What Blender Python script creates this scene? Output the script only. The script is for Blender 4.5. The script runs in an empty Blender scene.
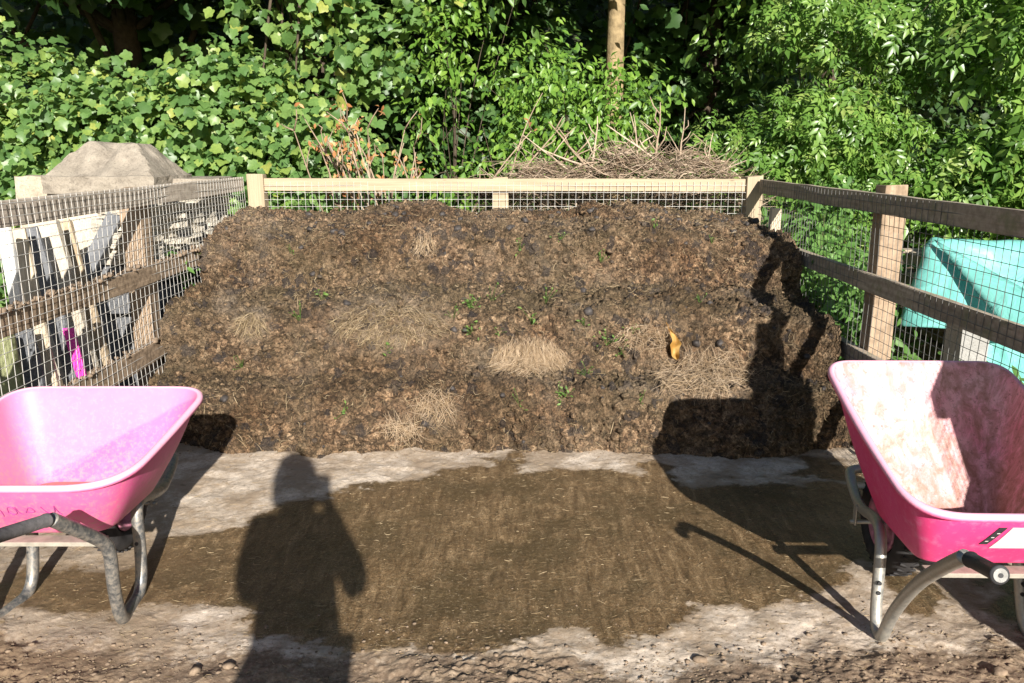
import bpy, math, random
import numpy as np
from mathutils import Vector, Matrix
random.seed(7)
RNG = np.random.default_rng(11)
SC = bpy.context.scene
COL = SC.collection
R = math.radians

# ------------------------------------------------------------------ camera model
CAM_Z, PITCH, F = 1.55, R(13.1), 820.0
cp, sp = math.cos(PITCH), math.sin(PITCH)
def project(P):
    P = np.asarray(P, float)
    zc = P[..., 1]*cp + (CAM_Z-P[..., 2])*sp
    yc = (CAM_Z-P[..., 2])*cp - P[..., 1]*sp
    return np.stack([512+F*P[..., 0]/zc, 341.5+F*yc/zc], -1)
def at_y(px, py, Y):
    t = (py-341.5)/F
    d = Y*(sp+t*cp)/(cp-t*sp)
    zc = Y*cp+d*sp
    return Vector(((px-512)/F*zc, Y, CAM_Z-d))
def at_z(px, py, z):
    t = (py-341.5)/F
    d = CAM_Z-z
    Y = d*(cp-t*sp)/(sp+t*cp)
    return Vector(((px-512)/F*(Y*cp+d*sp), Y, z))

# ------------------------------------------------------------------ noise
def _h(ix, iy, iz, seed):
    n = (ix.astype(np.int64)*374761393 + iy.astype(np.int64)*668265263 + iz.astype(np.int64)*2147483647 + seed*1274126177) & 0xffffffff
    n = ((n ^ (n >> 13))*1274126177) & 0xffffffff
    n = ((n ^ (n >> 16))*2246822519) & 0xffffffff
    return ((n ^ (n >> 15)) & 0xffffff)/float(0xffffff)
def vnoise(P, seed=0):
    I = np.floor(P).astype(np.int64); f = P-I; f = f*f*(3-2*f)
    r = 0
    for dx in (0, 1):
        wx = f[:, 0] if dx else 1-f[:, 0]
        for dy in (0, 1):
            wy = f[:, 1] if dy else 1-f[:, 1]
            for dz in (0, 1):
                wz = f[:, 2] if dz else 1-f[:, 2]
                r = r + wx*wy*wz*_h(I[:, 0]+dx, I[:, 1]+dy, I[:, 2]+dz, seed)
    return r*2-1
def fbm(P, octv=4, seed=0, gain=.5):
    a, r, s = 1.0, 0, 1.0
    for k in range(octv):
        r = r + a*vnoise(P*s+k*17.3, seed+k); a *= gain; s *= 2.03
    return r
def worley(P, seed=0):
    I = np.floor(P).astype(np.int64)
    best = np.full(len(P), 9.0); bid = np.zeros(len(P)); sec = np.full(len(P), 9.0)
    for dx in (-1, 0, 1):
        for dy in (-1, 0, 1):
            for dz in (-1, 0, 1):
                c = I+np.array([dx, dy, dz])
                q = np.stack([_h(c[:, 0], c[:, 1], c[:, 2], seed+k) for k in (1, 2, 3)], -1)
                d = np.linalg.norm(c+q-P, axis=1)
                hid = _h(c[:, 0], c[:, 1], c[:, 2], seed+9)
                m = d < best
                sec = np.where(m, best, np.minimum(sec, d))
                bid = np.where(m, hid, bid); best = np.where(m, d, best)
    return best, sec, bid

# ------------------------------------------------------------------ object helpers
def tag(o, label=None, cat=None, group=None, kind=None):
    if label: o['label'] = label
    if cat: o['category'] = cat
    if group: o['group'] = group
    if kind: o['kind'] = kind
    return o
def thing(name, label, cat, loc=(0, 0, 0), group=None, rz=0):
    o = bpy.data.objects.new(name, None); COL.objects.link(o)
    o.location = loc; o.rotation_euler = (0, 0, rz); o.empty_display_size = .1
    return tag(o, label, cat, group)
def mesh_np(name, V, Fc, mat, parent=None, smooth=False, attrs=None, loc=None):
    """V (n,3); Fc (m,k) uniform faces, or a list of face tuples"""
    me = bpy.data.meshes.new(name)
    V = np.asarray(V, np.float32)
    if isinstance(Fc, np.ndarray):
        m, k = Fc.shape
        me.vertices.add(len(V)); me.vertices.foreach_set('co', V.ravel())
        me.loops.add(m*k); me.loops.foreach_set('vertex_index', Fc.astype(np.int32).ravel())
        me.polygons.add(m); me.polygons.foreach_set('loop_start', np.arange(0, m*k, k, dtype=np.int32))
        me.update(calc_edges=True)
    else:
        me.from_pydata([tuple(v) for v in V.tolist()], [], Fc)
    if smooth: me.polygons.foreach_set('use_smooth', [True]*len(me.polygons))
    for n, a in (attrs or {}).items():
        at = me.attributes.new(n, 'FLOAT', 'POINT'); at.data.foreach_set('value', np.asarray(a, np.float32))
    if mat: me.materials.append(mat)
    me.validate(); me.update()
    o = bpy.data.objects.new(name, me); COL.objects.link(o)
    if parent: o.parent = parent
    if loc is not None: o.location = loc
    return o
class MB:
    def __init__(s): s.v, s.f = [], []
    def add(s, vs, fs):
        b = len(s.v); s.v += [tuple(v) for v in vs]; s.f += [tuple(i+b for i in f) for f in fs]; return s
    def box(s, c, d, rot=None, taper=1.0, jit=0):
        hx, hy, hz = d[0]/2, d[1]/2, d[2]/2; vs = []
        for z in (-1, 1):
            k = taper if z > 0 else 1
            for x, y in ((-1, -1), (1, -1), (1, 1), (-1, 1)):
                v = Vector((x*hx*k, y*hy*k, z*hz))
                if jit: v += Vector((random.uniform(-jit, jit), random.uniform(-jit, jit), random.uniform(-jit, jit)))
                if rot: v = rot @ v
                vs.append(v+Vector(c))
        return s.add(vs, [(3, 2, 1, 0), (4, 5, 6, 7), (0, 1, 5, 4), (1, 2, 6, 5), (2, 3, 7, 6), (3, 0, 4, 7)])
    def tube(s, pts, r, n=10, caps=True):
        pts = [Vector(p) for p in pts]; m = len(pts)
        rr = r if isinstance(r, (list, tuple)) else [r]*m
        up = Vector((.13, .21, 1)).normalized(); base = len(s.v); prev = None
        for i, p in enumerate(pts):
            t = (pts[min(i+1, m-1)]-pts[max(i-1, 0)]).normalized()
            if prev is None:
                a = t.cross(up if abs(t.dot(up)) < .9 else Vector((1, 0, 0))).normalized()
            else:
                a = (prev-t*prev.dot(t)).normalized()
            prev = a; b = t.cross(a)
            for k in range(n):
                an = 2*math.pi*k/n
                s.v.append(tuple(p+(a*math.cos(an)+b*math.sin(an))*rr[i]))
        for i in range(m-1):
            for k in range(n):
                k2 = (k+1) % n
                s.f.append((base+i*n+k, base+i*n+k2, base+(i+1)*n+k2, base+(i+1)*n+k))
        if caps:
            s.f.append(tuple(base+k for k in range(n-1, -1, -1))); s.f.append(tuple(base+(m-1)*n+k for k in range(n)))
        return s
    def lathe(s, prof, axis_o, ax='X', n=32, closed=True):
        base = len(s.v); m = len(prof)
        for k in range(n):
            an = 2*math.pi*k/n
            for (h, rad) in prof:
                u, w = rad*math.cos(an), rad*math.sin(an)
                v = (h, u, w) if ax == 'X' else ((u, h, w) if ax == 'Y' else (u, w, h))
                s.v.append((v[0]+axis_o[0], v[1]+axis_o[1], v[2]+axis_o[2]))
        for k in range(n):
            k2 = (k+1) % n
            for j in range(m if closed else m-1):
                j2 = (j+1) % m
                s.f.append((base+k*m+j, base+k2*m+j, base+k2*m+j2, base+k*m+j2))
        return s
    def build(s, name, mat, parent=None, smooth=False, bevel=0, seg=2, loc=None):
        o = mesh_np(name, np.array(s.v) if s.v else np.zeros((0, 3)), list(s.f), mat, parent, smooth, loc=loc)
        if bevel:
            md = o.modifiers.new('Bevel', 'BEVEL'); md.width = bevel; md.segments = seg; md.limit_method = 'ANGLE'; md.angle_limit = R(40)
        return o
def chaikin(pts, it=3):
    pts = [Vector(p) for p in pts]
    for _ in range(it):
        q = [pts[0]]
        for a, b in zip(pts, pts[1:]): q += [a*.75+b*.25, a*.25+b*.75]
        q.append(pts[-1]); pts = q
    return pts
def rot_euler(x, y, z): return Matrix.Rotation(z, 3, 'Z') @ Matrix.Rotation(y, 3, 'Y') @ Matrix.Rotation(x, 3, 'X')

# ------------------------------------------------------------------ material helpers
class NT:
    def __init__(s, name):
        s.m = bpy.data.materials.new(name); s.m.use_nodes = True; s.t = s.m.node_tree
        s.b = s.t.nodes['Principled BSDF']; s.out = s.t.nodes['Material Output']
    def n(s, typ, props=None, **ins):
        nd = s.t.nodes.new('ShaderNode'+typ)
        for k, v in (props or {}).items(): setattr(nd, k, v)
        for k, v in ins.items(): s.set(nd, k.replace('_', ' ') if k.replace('_', ' ') in nd.inputs else k, v)
        return nd
    def set(s, nd, key, v):
        i = nd.inputs[key]
        if isinstance(v, bpy.types.NodeSocket): s.t.links.new(v, i)
        else: i.default_value = v
    def coord(s, scale=(1, 1, 1), which='Object'):
        tc = s.n('TexCoord'); mp = s.n('Mapping'); s.t.links.new(tc.outputs[which], mp.inputs['Vector'])
        mp.inputs['Scale'].default_value = scale
        return mp.outputs[0]
    def noise(s, vec, scale, detail=5, rough=.6, dist=0):
        return s.n('TexNoise', Vector=vec, Scale=scale, Detail=detail, Roughness=rough, Distortion=dist).outputs[0]
    def ramp(s, fac, stops):
        nd = s.n('ValToRGB'); s.t.links.new(fac, nd.inputs[0]); e = nd.color_ramp.elements
        while len(e) < len(stops): e.new(.5)
        for x, (p, c) in zip(e, stops):
            x.position = p; x.color = (c, c, c, 1) if isinstance(c, (int, float)) else (*c, 1)
        return nd.outputs[0]
    def mix(s, fac, a, b, mode='MIX'):
        nd = s.n('Mix', {'data_type': 'RGBA', 'blend_type': mode})
        for i, v in ((0, fac), (6, a), (7, b)):
            if isinstance(v, bpy.types.NodeSocket): s.t.links.new(v, nd.inputs[i])
            elif i == 0: nd.inputs[0].default_value = v
            else: nd.inputs[i].default_value = (*v, 1) if len(v) == 3 else v
        return nd.outputs[2]
    def math(s, op, a, b=0.0, c=0.0, clamp=False):
        nd = s.n('Math', {'operation': op, 'use_clamp': clamp})
        for i, v in enumerate((a, b, c)):
            if isinstance(v, bpy.types.NodeSocket): s.t.links.new(v, nd.inputs[i])
            else: nd.inputs[i].default_value = v
        return nd.outputs[0]
    def attr(s, name): return s.n('Attribute', {'attribute_name': name}).outputs['Fac']
    def bump(s, h, strength=.5, dist=.01):
        nd = s.n('Bump', Strength=strength, Distance=dist, Height=h); s.t.links.new(nd.outputs[0], s.b.inputs['Normal']); return nd
    def fin(s, col=None, rough=None, spec=None, metal=None):
        for k, v in (('Base Color', col), ('Roughness', rough), ('Specular IOR Level', spec), ('Metallic', metal)):
            if v is None: continue
            if isinstance(v, bpy.types.NodeSocket): s.t.links.new(v, s.b.inputs[k])
            elif k == 'Base Color': s.b.inputs[k].default_value = (*v, 1)
            else: s.b.inputs[k].default_value = v
        return s.m

def m_plain(name, col, rough=.7, spec=.3, var=.25, scale=30, metal=0, bump=.15, bd=.004):
    t = NT(name); v = t.coord(); n = t.noise(v, scale, 6, .65)
    c = t.ramp(n, [(.25, tuple(x*(1-var) for x in col)), (.75, tuple(min(1, x*(1+var)) for x in col))])
    if bump: t.bump(n, bump, bd)
    return t.fin(c, rough, spec, metal)
def m_wood(name, axis, dark, light, rough=.85, moss=None, dirt=0.0):
    t = NT(name); sc = [60, 60, 60]; sc[axis] = 2.2
    v = t.coord(tuple(sc)); n1 = t.noise(v, 1.0, 6, .6, .6)
    v2 = t.coord(); n2 = t.noise(v2, 3.0, 5, .6); n3 = t.noise(v2, 28, 4, .6)
    c = t.ramp(n1, [(.25, dark), (.5, tuple((a+b)/2 for a, b in zip(dark, light))), (.75, light)])
    c = t.mix(t.ramp(n2, [(.35, 0.0), (.7, .6)]), c, tuple(x*.72 for x in light))
    if dirt:
        c = t.mix(t.ramp(n3, [(.5-dirt*.2, 0.0), (.62, dirt)]), c, (.06, .042, .026))
    if moss:
        c = t.mix(t.ramp(t.noise(v2, 9, 5, .7), [(.52, 0.0), (.66, .7)]), c, moss)
    # end cracks and knots
    vo = t.n('TexVoronoi', Vector=t.coord(tuple((3.2 if i == axis else 14) for i in range(3))), Scale=1.0).outputs[0]
    c = t.mix(t.ramp(vo, [(.03, .75), (.09, 0.0)]), c, tuple(x*.45 for x in dark))
    t.bump(n1, .5, .004)
    return t.fin(c, rough, .2)
def m_leaf(name, stops, transl=.3, rough=.42, tcol=(.28, .42, .07), spec=.4):
    t = NT(name); r = t.attr('rnd')
    c = t.ramp(r, stops)
    v = t.coord(); c = t.mix(t.ramp(t.noise(v, 45, 3, .6), [(.4, 0.0), (.75, .35)]), c, tuple(x*.6 for x in stops[0][1]))
    t.fin(c, rough, spec)
    tr = t.n('BsdfTranslucent'); t.t.links.new(t.mix(.55, c, tcol), tr.inputs['Color'])
    mx = t.n('MixShader'); mx.inputs[0].default_value = transl
    t.t.links.new(t.b.outputs[0], mx.inputs[1]); t.t.links.new(tr.outputs[0], mx.inputs[2]); t.t.links.new(mx.outputs[0], t.out.inputs[0])
    return t.m

# ------------------------------------------------------------------ materials
def mk_heap():
    t = NT('manure'); v = t.coord()
    big = t.noise(v, 2.6, 5, .6); mid = t.noise(v, 22, 8, .8); fine = t.noise(v, 90, 5, .75)
    lump = t.attr('lump'); tone = t.attr('tone')
    c = t.ramp(mid, [(.34, (.045, .027, .016)), (.45, (.118, .073, .042)), (.55, (.215, .142, .084)), (.66, (.40, .29, .185))])
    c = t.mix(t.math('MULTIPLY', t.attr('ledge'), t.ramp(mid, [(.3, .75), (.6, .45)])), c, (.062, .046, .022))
    dv = t.n('VectorMath', {'operation': 'ADD'}); t.t.links.new(v, dv.inputs[0])
    dn = t.n('VectorMath', {'operation': 'SCALE'}); dn.inputs['Scale'].default_value = .035
    t.t.links.new(t.n('TexNoise', Vector=v, Scale=24.0, Detail=4.0).outputs[1], dn.inputs[0]); t.t.links.new(dn.outputs[0], dv.inputs[1])
    vo = t.n('TexVoronoi', Vector=dv.outputs[0], Scale=38.0); vo2 = t.n('TexVoronoi', Vector=dv.outputs[0], Scale=85.0)
    cs = t.n('SeparateColor'); t.t.links.new(vo.outputs[1], cs.inputs[0]); cs2 = t.n('SeparateColor'); t.t.links.new(vo2.outputs[1], cs2.inputs[0])
    gr = t.ramp(t.math('ADD', t.math('MULTIPLY', cs.outputs[0], .6), t.math('MULTIPLY', cs2.outputs[0], .4)), [(.22, .38), (.5, 1.0), (.78, 1.95)])
    c = t.mix(1.0, c, gr, 'MULTIPLY')
    c = t.mix(t.ramp(big, [(.38, .0), (.62, .55)]), c, (.085, .064, .032))
    c = t.mix(t.ramp(lump, [(.0, .0), (.82, .0), (.86, .8), (1, .8)]), c, (.035, .03, .03))
    c = t.mix(t.ramp(lump, [(.0, .4), (.07, .4), (.10, 0.0)]), c, (.27, .19, .115))
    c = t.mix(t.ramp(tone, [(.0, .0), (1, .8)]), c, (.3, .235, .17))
    sv = t.coord((60, 60, 160)); st = t.noise(sv, 1.0, 3, .6, 1.5)
    c = t.mix(t.ramp(st, [(.63, 0.0), (.7, .6)]), c, (.38, .28, .16))
    c = t.mix(t.ramp(fine, [(.40, .7), (.48, 0.0)]), c, (.03, .02, .012))
    c = t.mix(t.ramp(t.noise(v, 150, 4, .7), [(.60, 0.0), (.68, .7)]), c, (.40, .30, .19))
    c = t.mix(t.ramp(t.noise(v, 1.5, 4, .6), [(.5, 0.0), (.68, .5)]), c, (.16, .085, .045), 'SOFT_LIGHT')
    t.bump(t.math('SUBTRACT', t.math('ADD', t.math('MULTIPLY', mid, .7), fine), t.math('ADD', vo.outputs[0], t.math('MULTIPLY', vo2.outputs[0], .6))), 1.0, .018)
    return t.fin(c, .85, .25)
M_HEAP = mk_heap()
def mk_slab():
    t = NT('concrete'); v = t.coord()
    wet = t.attr('wet'); mud = t.attr('mud'); sil = t.attr('silt')
    n = t.noise(v, 9, 6, .7); f = t.noise(v, 60, 6, .75); g = t.noise(v, 2.6, 6, .7); s = t.noise(v, 220, 3, .7)
    dry = t.ramp(n, [(.3, (.38, .305, .23)), (.5, (.56, .47, .375)), (.75, (.7, .61, .51))])
    dry = t.mix(t.ramp(f, [(.32, .6), (.5, 0.0)]), dry, (.17, .125, .085))
    dry = t.mix(t.ramp(s, [(.3, .45), (.45, 0.0)]), dry, (.1, .07, .045))
    dry = t.mix(t.ramp(t.noise(v, 3.5, 6, .75), [(.42, 0.0), (.58, .8)]), dry, (.28, .205, .135))
    dry = t.mix(t.ramp(wet, [(.18, 0.0), (.42, .55)]), dry, (.2, .145, .09))
    # wet: dark silt film, streaked towards the camera
    sv = t.coord((30, 6, 1)); st = t.noise(sv, 1.0, 7, .75, .8)
    wc = t.ramp(st, [(.36, (.065, .038, .018)), (.47, (.15, .092, .044)), (.55, (.21, .135, .068)), (.66, (.36, .245, .135))])
    wc = t.mix(t.ramp(g, [(.42, 0.0), (.5, .25), (.58, .8)]), wc, (.075, .05, .022))
    wc = t.mix(t.ramp(f, [(.55, 0.0), (.68, .75)]), wc, (.27, .195, .115))
    wc = t.mix(t.ramp(t.noise(v, 130, 3, .7), [(.62, 0.0), (.68, .8)]), wc, (.42, .33, .22))
    wc = t.mix(t.ramp(s, [(.42, .85), (.5, 0.0)]), wc, (.035, .023, .011))
    ht = t.coord((110, 420, 1)); hs = t.noise(ht, .5, 3, .6, .6)
    wc = t.mix(t.ramp(hs, [(.60, 0.0), (.68, .75)]), wc, (.3, .23, .13))
    wf = t.ramp(t.math('ADD', wet, t.math('MULTIPLY', t.math('SUBTRACT', t.noise(v, 22, 6, .7), .5), .75)), [(.44, 0.0), (.50, .8), (.62, .96)])
    c = t.mix(wf, dry, wc)
    mc = t.ramp(f, [(.3, (.10, .068, .043)), (.47, (.225, .163, .108)), (.7, (.38, .295, .21))])
    mc = t.mix(t.ramp(n, [(.4, .55), (.6, 0.0)]), mc, (.11, .07, .046))
    mf = t.ramp(t.math('ADD', mud, t.math('MULTIPLY', t.math('SUBTRACT', t.noise(v, 14, 6, .75), .5), .9)), [(.42, 0.0), (.6, 1.0)])
    c = t.mix(mf, c, mc)
    c = t.mix(t.math('MULTIPLY', sil, t.ramp(f, [(.3, .2), (.6, .9)])), c, (.15, .1, .055))
    ro = t.mix(wf, (.92, .92, .92), (.32, .32, .32)); ro = t.mix(mf, ro, (.95, .95, .95))
    t.bump(t.math('ADD', f, t.math('MULTIPLY', s, .5)), .55, .006)
    return t.fin(c, ro, .3)
M_SLAB = mk_slab()
M_GROUND = m_plain('yard_earth', (.13, .1, .07), .95, .1, .5, 6, 0, .5, .02)
M_HILL = m_plain('bank_earth', (.03, .035, .018), .95, .1, .5, 3, 0, .5, .05)
M_WIRE = m_plain('galvanised_wire', (.58, .56, .52), .5, .5, .3, 40, .35, 0)
M_W_BACK = m_wood('pale_timber', 0, (.27, .205, .13), (.46, .37, .255), .8)
M_W_BACKP = m_wood('pale_post_timber', 2, (.27, .205, .13), (.46, .37, .255), .8)
M_W_SIDE = m_wood('weathered_rail_timber', 1, (.28, .22, .165), (.54, .45, .35), .9, (.22, .225, .12), .3)
M_W_LEFT = m_wood('grey_rail_timber', 1, (.34, .285, .225), (.6, .52, .43), .9, None, .3)
M_W_DIRTY = m_wood('muddy_rail_timber', 1, (.24, .17, .11), (.48, .355, .245), .95, None, .6)
M_W_POST = m_wood('post_timber', 2, (.22, .155, .1), (.42, .31, .215), .88, None, .3)
M_W_SAWN = m_wood('sawn_timber', 2, (.4, .32, .22), (.62, .53, .4), .85)
def mk_stone(name, a, b, sc=14):
    t = NT(name); v = t.coord(); n = t.noise(v, sc, 7, .7); n2 = t.noise(v, sc*7, 4, .7)
    c = t.ramp(n, [(.3, a), (.65, b)]); c = t.mix(t.ramp(n2, [(.3, .6), (.48, 0.0)]), c, tuple(x*.5 for x in a))
    c = t.mix(t.ramp(t.noise(v, sc*.5, 5, .7), [(.5, 0.0), (.7, .5)]), c, (a[0]*.7, a[1]*.72, a[2]*.7))
    t.bump(t.math('ADD', n, n2), .6, .01); return t.fin(c, .92, .15)
M_LIME = mk_stone('limestone', (.37, .32, .245), (.6, .53, .43))
M_LIME3 = mk_stone('buff_limestone', (.28, .235, .175), (.5, .435, .34), 13)
M_LIME2 = mk_stone('weathered_limestone', (.17, .145, .115), (.36, .315, .255), 11)
M_SLATE = mk_stone('stone_slate', (.42, .37, .29), (.66, .6, .5), 18)
M_DARKSTONE = mk_stone('blue_slate', (.095, .098, .105), (.2, .205, .215), 10)
M_CONC = mk_stone('grey_concrete', (.22, .215, .2), (.38, .37, .35), 16)
def mk_pink(name, a, b, dirt=0.0, pale_pink=(.84, .42, .58)):
    t = NT(name); v = t.coord(); n = t.noise(v, 3.2, 4, .6)
    c = t.ramp(n, [(.3, a), (.7, b)])
    c = t.mix(t.ramp(t.noise(v, 26, 5, .7), [(.52, 0.0), (.8, .35)]), c, pale_pink)
    sv = t.coord((22, 22, 5)); st = t.noise(sv, 1.0, 7, .72, .5); n4 = t.noise(v, 60, 6, .8)
    inn = t.attr('inside')
    d = t.math('MULTIPLY', inn, dirt)
    c = t.mix(t.math('MULTIPLY', t.attr('edge'), .75), c, (.80, .50, .60))
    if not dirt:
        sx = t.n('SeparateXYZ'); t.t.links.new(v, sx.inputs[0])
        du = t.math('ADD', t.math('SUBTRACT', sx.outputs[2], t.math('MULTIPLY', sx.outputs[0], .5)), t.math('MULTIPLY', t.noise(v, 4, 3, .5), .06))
        c = t.mix(t.math('MULTIPLY', t.math('MULTIPLY', inn, .42), t.ramp(du, [(.492, 0.0), (.504, 1.0)])), c, pale_pink)  # inside of the tray turns paler pink above a slanting edge
    if dirt:
        c = t.mix(t.math('MULTIPLY', d, t.ramp(t.noise(v, 5, 4, .6), [(.2, .3), (.6, .8)])), c, (.70, .52, .47))
        k = t.ramp(t.math('ADD', st, t.math('MULTIPLY', t.attr('low'), .10)), [(.46, 0.0), (.56, .5), (.68, .9)])
        c = t.mix(t.math('MULTIPLY', d, k), c, (.29, .14, .09))
        k = t.ramp(n4, [(.54, 0.0), (.66, .8)])
        c = t.mix(t.math('MULTIPLY', d, k), c, (.2, .1, .07))
    else:
        k = t.ramp(t.math('ADD', n4, t.math('MULTIPLY', t.attr('low'), .12)), [(.55, 0.0), (.7, .5)])
        c = t.mix(k, c, (.5, .3, .24))
    sc = t.noise(t.coord((8, 140, 30)), 1.0, 3, .5)
    t.bump(t.math('ADD', sc, n4), .12, .003)
    return t.fin(c, t.ramp(n4, [(.3, .36), (.7, .6)]), .45)
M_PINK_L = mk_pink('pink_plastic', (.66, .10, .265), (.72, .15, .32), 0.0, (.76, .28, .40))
M_PINK_R = mk_pink('muddy_pink_plastic', (.68, .035, .16), (.76, .075, .26), 1.0)
def mk_galv(name, a, b, dirt):
    t = NT(name); v = t.coord(); n = t.noise(v, 34, 7, .8); n2 = t.noise(v, 90, 5, .75)
    c = t.ramp(n, [(.3, a), (.7, b)]); k = t.ramp(t.math('ADD', n, t.math('MULTIPLY', n2, .4)), [(.62, 0.0), (.8, dirt)])
    c = t.mix(k, c, (.3, .24, .17)); me = t.mix(k, (.75, .75, .75), (0, 0, 0)); ro = t.ramp(n2, [(.3, .32), (.7, .6)])
    t.bump(n2, .25, .002); return t.fin(c, ro, .5, me)
M_GALV = mk_galv('galvanised_tube', (.3, .3, .28), (.52, .52, .48), .5)
M_GALV_OLD = mk_galv('worn_black_tube', (.12, .125, .13), (.27, .285, .29), .6)
M_GRIP = m_plain('rubber_grip', (.035, .034, .036), .55, .4, .4, 40)
M_GRIP_OLD = m_plain('worn_rubber_grip', (.13, .12, .12), .8, .3, .4, 60)
M_WIRE_D = m_plain('dull_wire', (.17, .165, .155), .6, .4, .3, 40, .3, 0)
M_TYRE = m_plain('tyre_rubber', (.028, .026, .026), .8, .3, .5, 20)
M_RIM = m_plain('pink_wheel_paint', (.4, .16, .22), .6, .4, .5, 30)
M_CREAM = m_plain('dirty_cream_steel', (.27, .245, .2), .6, .3, .3, 30)
M_LABEL = m_plain('white_sticker', (.62, .57, .55), .6, .3, .1, 60, 0, 0)
M_BLACK = m_plain('black_print', (.03, .03, .032), .6, .3, .3, 60, 0, 0)
M_INK = m_plain('purple_marker', (.28, .05, .2), .6, .3, .3, 60, 0, 0)
M_STRAW = m_leaf('straw', [(0, (.32, .22, .12)), (.5, (.52, .385, .25)), (1, (.66, .52, .37))], .15, .7, (.5, .4, .2), .2)
M_STRAW_D = m_leaf('dull_straw', [(0, (.10, .068, .036)), (.5, (.34, .25, .14)), (1, (.56, .44, .28))], .1, .8, (.3, .2, .1), .2)
M_TWIG = m_leaf('dead_twigs', [(0, (.13, .09, .06)), (.5, (.29, .215, .15)), (1, (.5, .4, .3))], 0.0, .9, (.2, .1, .05), .1)
M_BARK = m_plain('bark', (.075, .058, .042), .95, .1, .5, 14, 0, .7, .02)
M_BARK_P = m_plain('pale_bark', (.24, .18, .10), .95, .1, .6, 9, 0, .8, .02)
M_DEADLEAF = m_leaf('orange_dead_leaves', [(0, (.36, .14, .05)), (.5, (.55, .26, .1)), (1, (.6, .38, .18))], .3, .7, (.5, .2, .05))
M_YELLOW = m_leaf('yellow_dry_leaf', [(0, (.34, .17, .035)), (.5, (.5, .28, .07)), (1, (.6, .4, .14))], .3, .6, (.6, .35, .05))
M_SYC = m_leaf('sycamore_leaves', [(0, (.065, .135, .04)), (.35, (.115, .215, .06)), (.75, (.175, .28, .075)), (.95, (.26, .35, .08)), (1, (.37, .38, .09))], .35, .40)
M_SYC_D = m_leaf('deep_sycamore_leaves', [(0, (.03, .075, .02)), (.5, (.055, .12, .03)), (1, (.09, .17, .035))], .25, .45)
M_ELD = m_leaf('light_shrub_leaves', [(0, (.08, .17, .025)), (.5, (.135, .265, .038)), (1, (.22, .35, .055))], .35, .4)
M_LAUR = m_leaf('glossy_leaves', [(0, (.075, .155, .028)), (.5, (.135, .26, .045)), (.9, (.22, .34, .07)), (1, (.3, .38, .1))], .35, .36, (.22, .4, .04), .5)
M_NET = m_leaf('nettle_leaves', [(0, (.06, .14, .03)), (.5, (.11, .23, .05)), (1, (.17, .3, .08))], .35, .5)
M_WOOD_LEAF = m_leaf('woodland_leaves', [(0, (.02, .045, .012)), (.5, (.035, .08, .02)), (1, (.06, .115, .028))], .2, .5)
M_WEED = m_leaf('seedling_leaves', [(0, (.08, .16, .03)), (1, (.2, .32, .08))], .35, .5)

# ------------------------------------------------------------------ vectorised scatter
def norm(a): return a/np.maximum(np.linalg.norm(a, axis=-1, keepdims=True), 1e-9)
def leaf_template(kind):
    if kind == 'palm':          # lobed sycamore/ivy leaf, tip along +y
        half = [(0.0, 0.0), (.17, -.10), (.36, -.06), (.46, .10), (.44, .24), (.60, .44), (.52, .62), (.34, .64), (.22, .82)]
        pts = half+[(0, 1.0)]+[(-x, y) for x, y in reversed(half[1:])]
        pts = [(x, y-.02) for x, y in pts]
        V = [(0, .36, 0)]+[(x, y, .22*abs(x)-.22*(y-.36)**2) for x, y in pts]
        n = len(pts)
        T = [(0, 1+i, 1+(i+1) % n) for i in range(n)]
        return np.array(V), np.array(T)
    if kind == 'oval':
        V = [(0, 0, 0), (.19, .28, .05), (.22, .55, .04), (0, 1, -.12), (-.22, .55, .04), (-.19, .28, .05), (0, .5, -.02)]
        T = [(0, 1, 6), (1, 2, 6), (2, 3, 6), (3, 4, 6), (4, 5, 6), (5, 0, 6)]
        return np.array(V), np.array(T)
    if kind == 'hand':          # five long leaflets
        V, T = [], []
        for a, oy, L in ((-62, .02, .5), (-48, .30, .55), (0, .42, .62), (52, .28, .56), (66, .0, .48)):
            c, s_ = math.cos(R(a)), math.sin(R(a)); b = len(V)
            for (x, y, z) in ((0, .03, 0), (.21, .42, .05), (0, 1, -.22), (-.21, .42, .05), (0, .5, -.03)):
                x2, y2 = x*L, y*L
                V.append((x2*c+y2*s_, oy-x2*s_+y2*c, z*L-.12*oy*oy))
            T += [(b, b+1, b+4), (b+1, b+2, b+4), (b+2, b+3, b+4), (b+3, b, b+4)]
        return np.array(V), np.array(T)
def place(tmpl, pos, nrm, tip, size, rnd):
    V, T = tmpl
    z = norm(nrm); y = norm(tip-z*np.sum(tip*z, -1, keepdims=True)); x = np.cross(y, z)
    W = pos[:, None, :]+size[:, None, None]*(V[None, :, 0:1]*x[:, None, :]+V[None, :, 1:2]*y[:, None, :]+V[None, :, 2:3]*z[:, None, :])
    n, k = len(pos), len(V)
    Fc = (T[None]+(np.arange(n)*k)[:, None, None]).reshape(-1, 3)
    return W.reshape(-1, 3), Fc, np.repeat(rnd, k)
SUNV = np.array([.2246, -.897, .381])          # towards the sun
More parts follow.
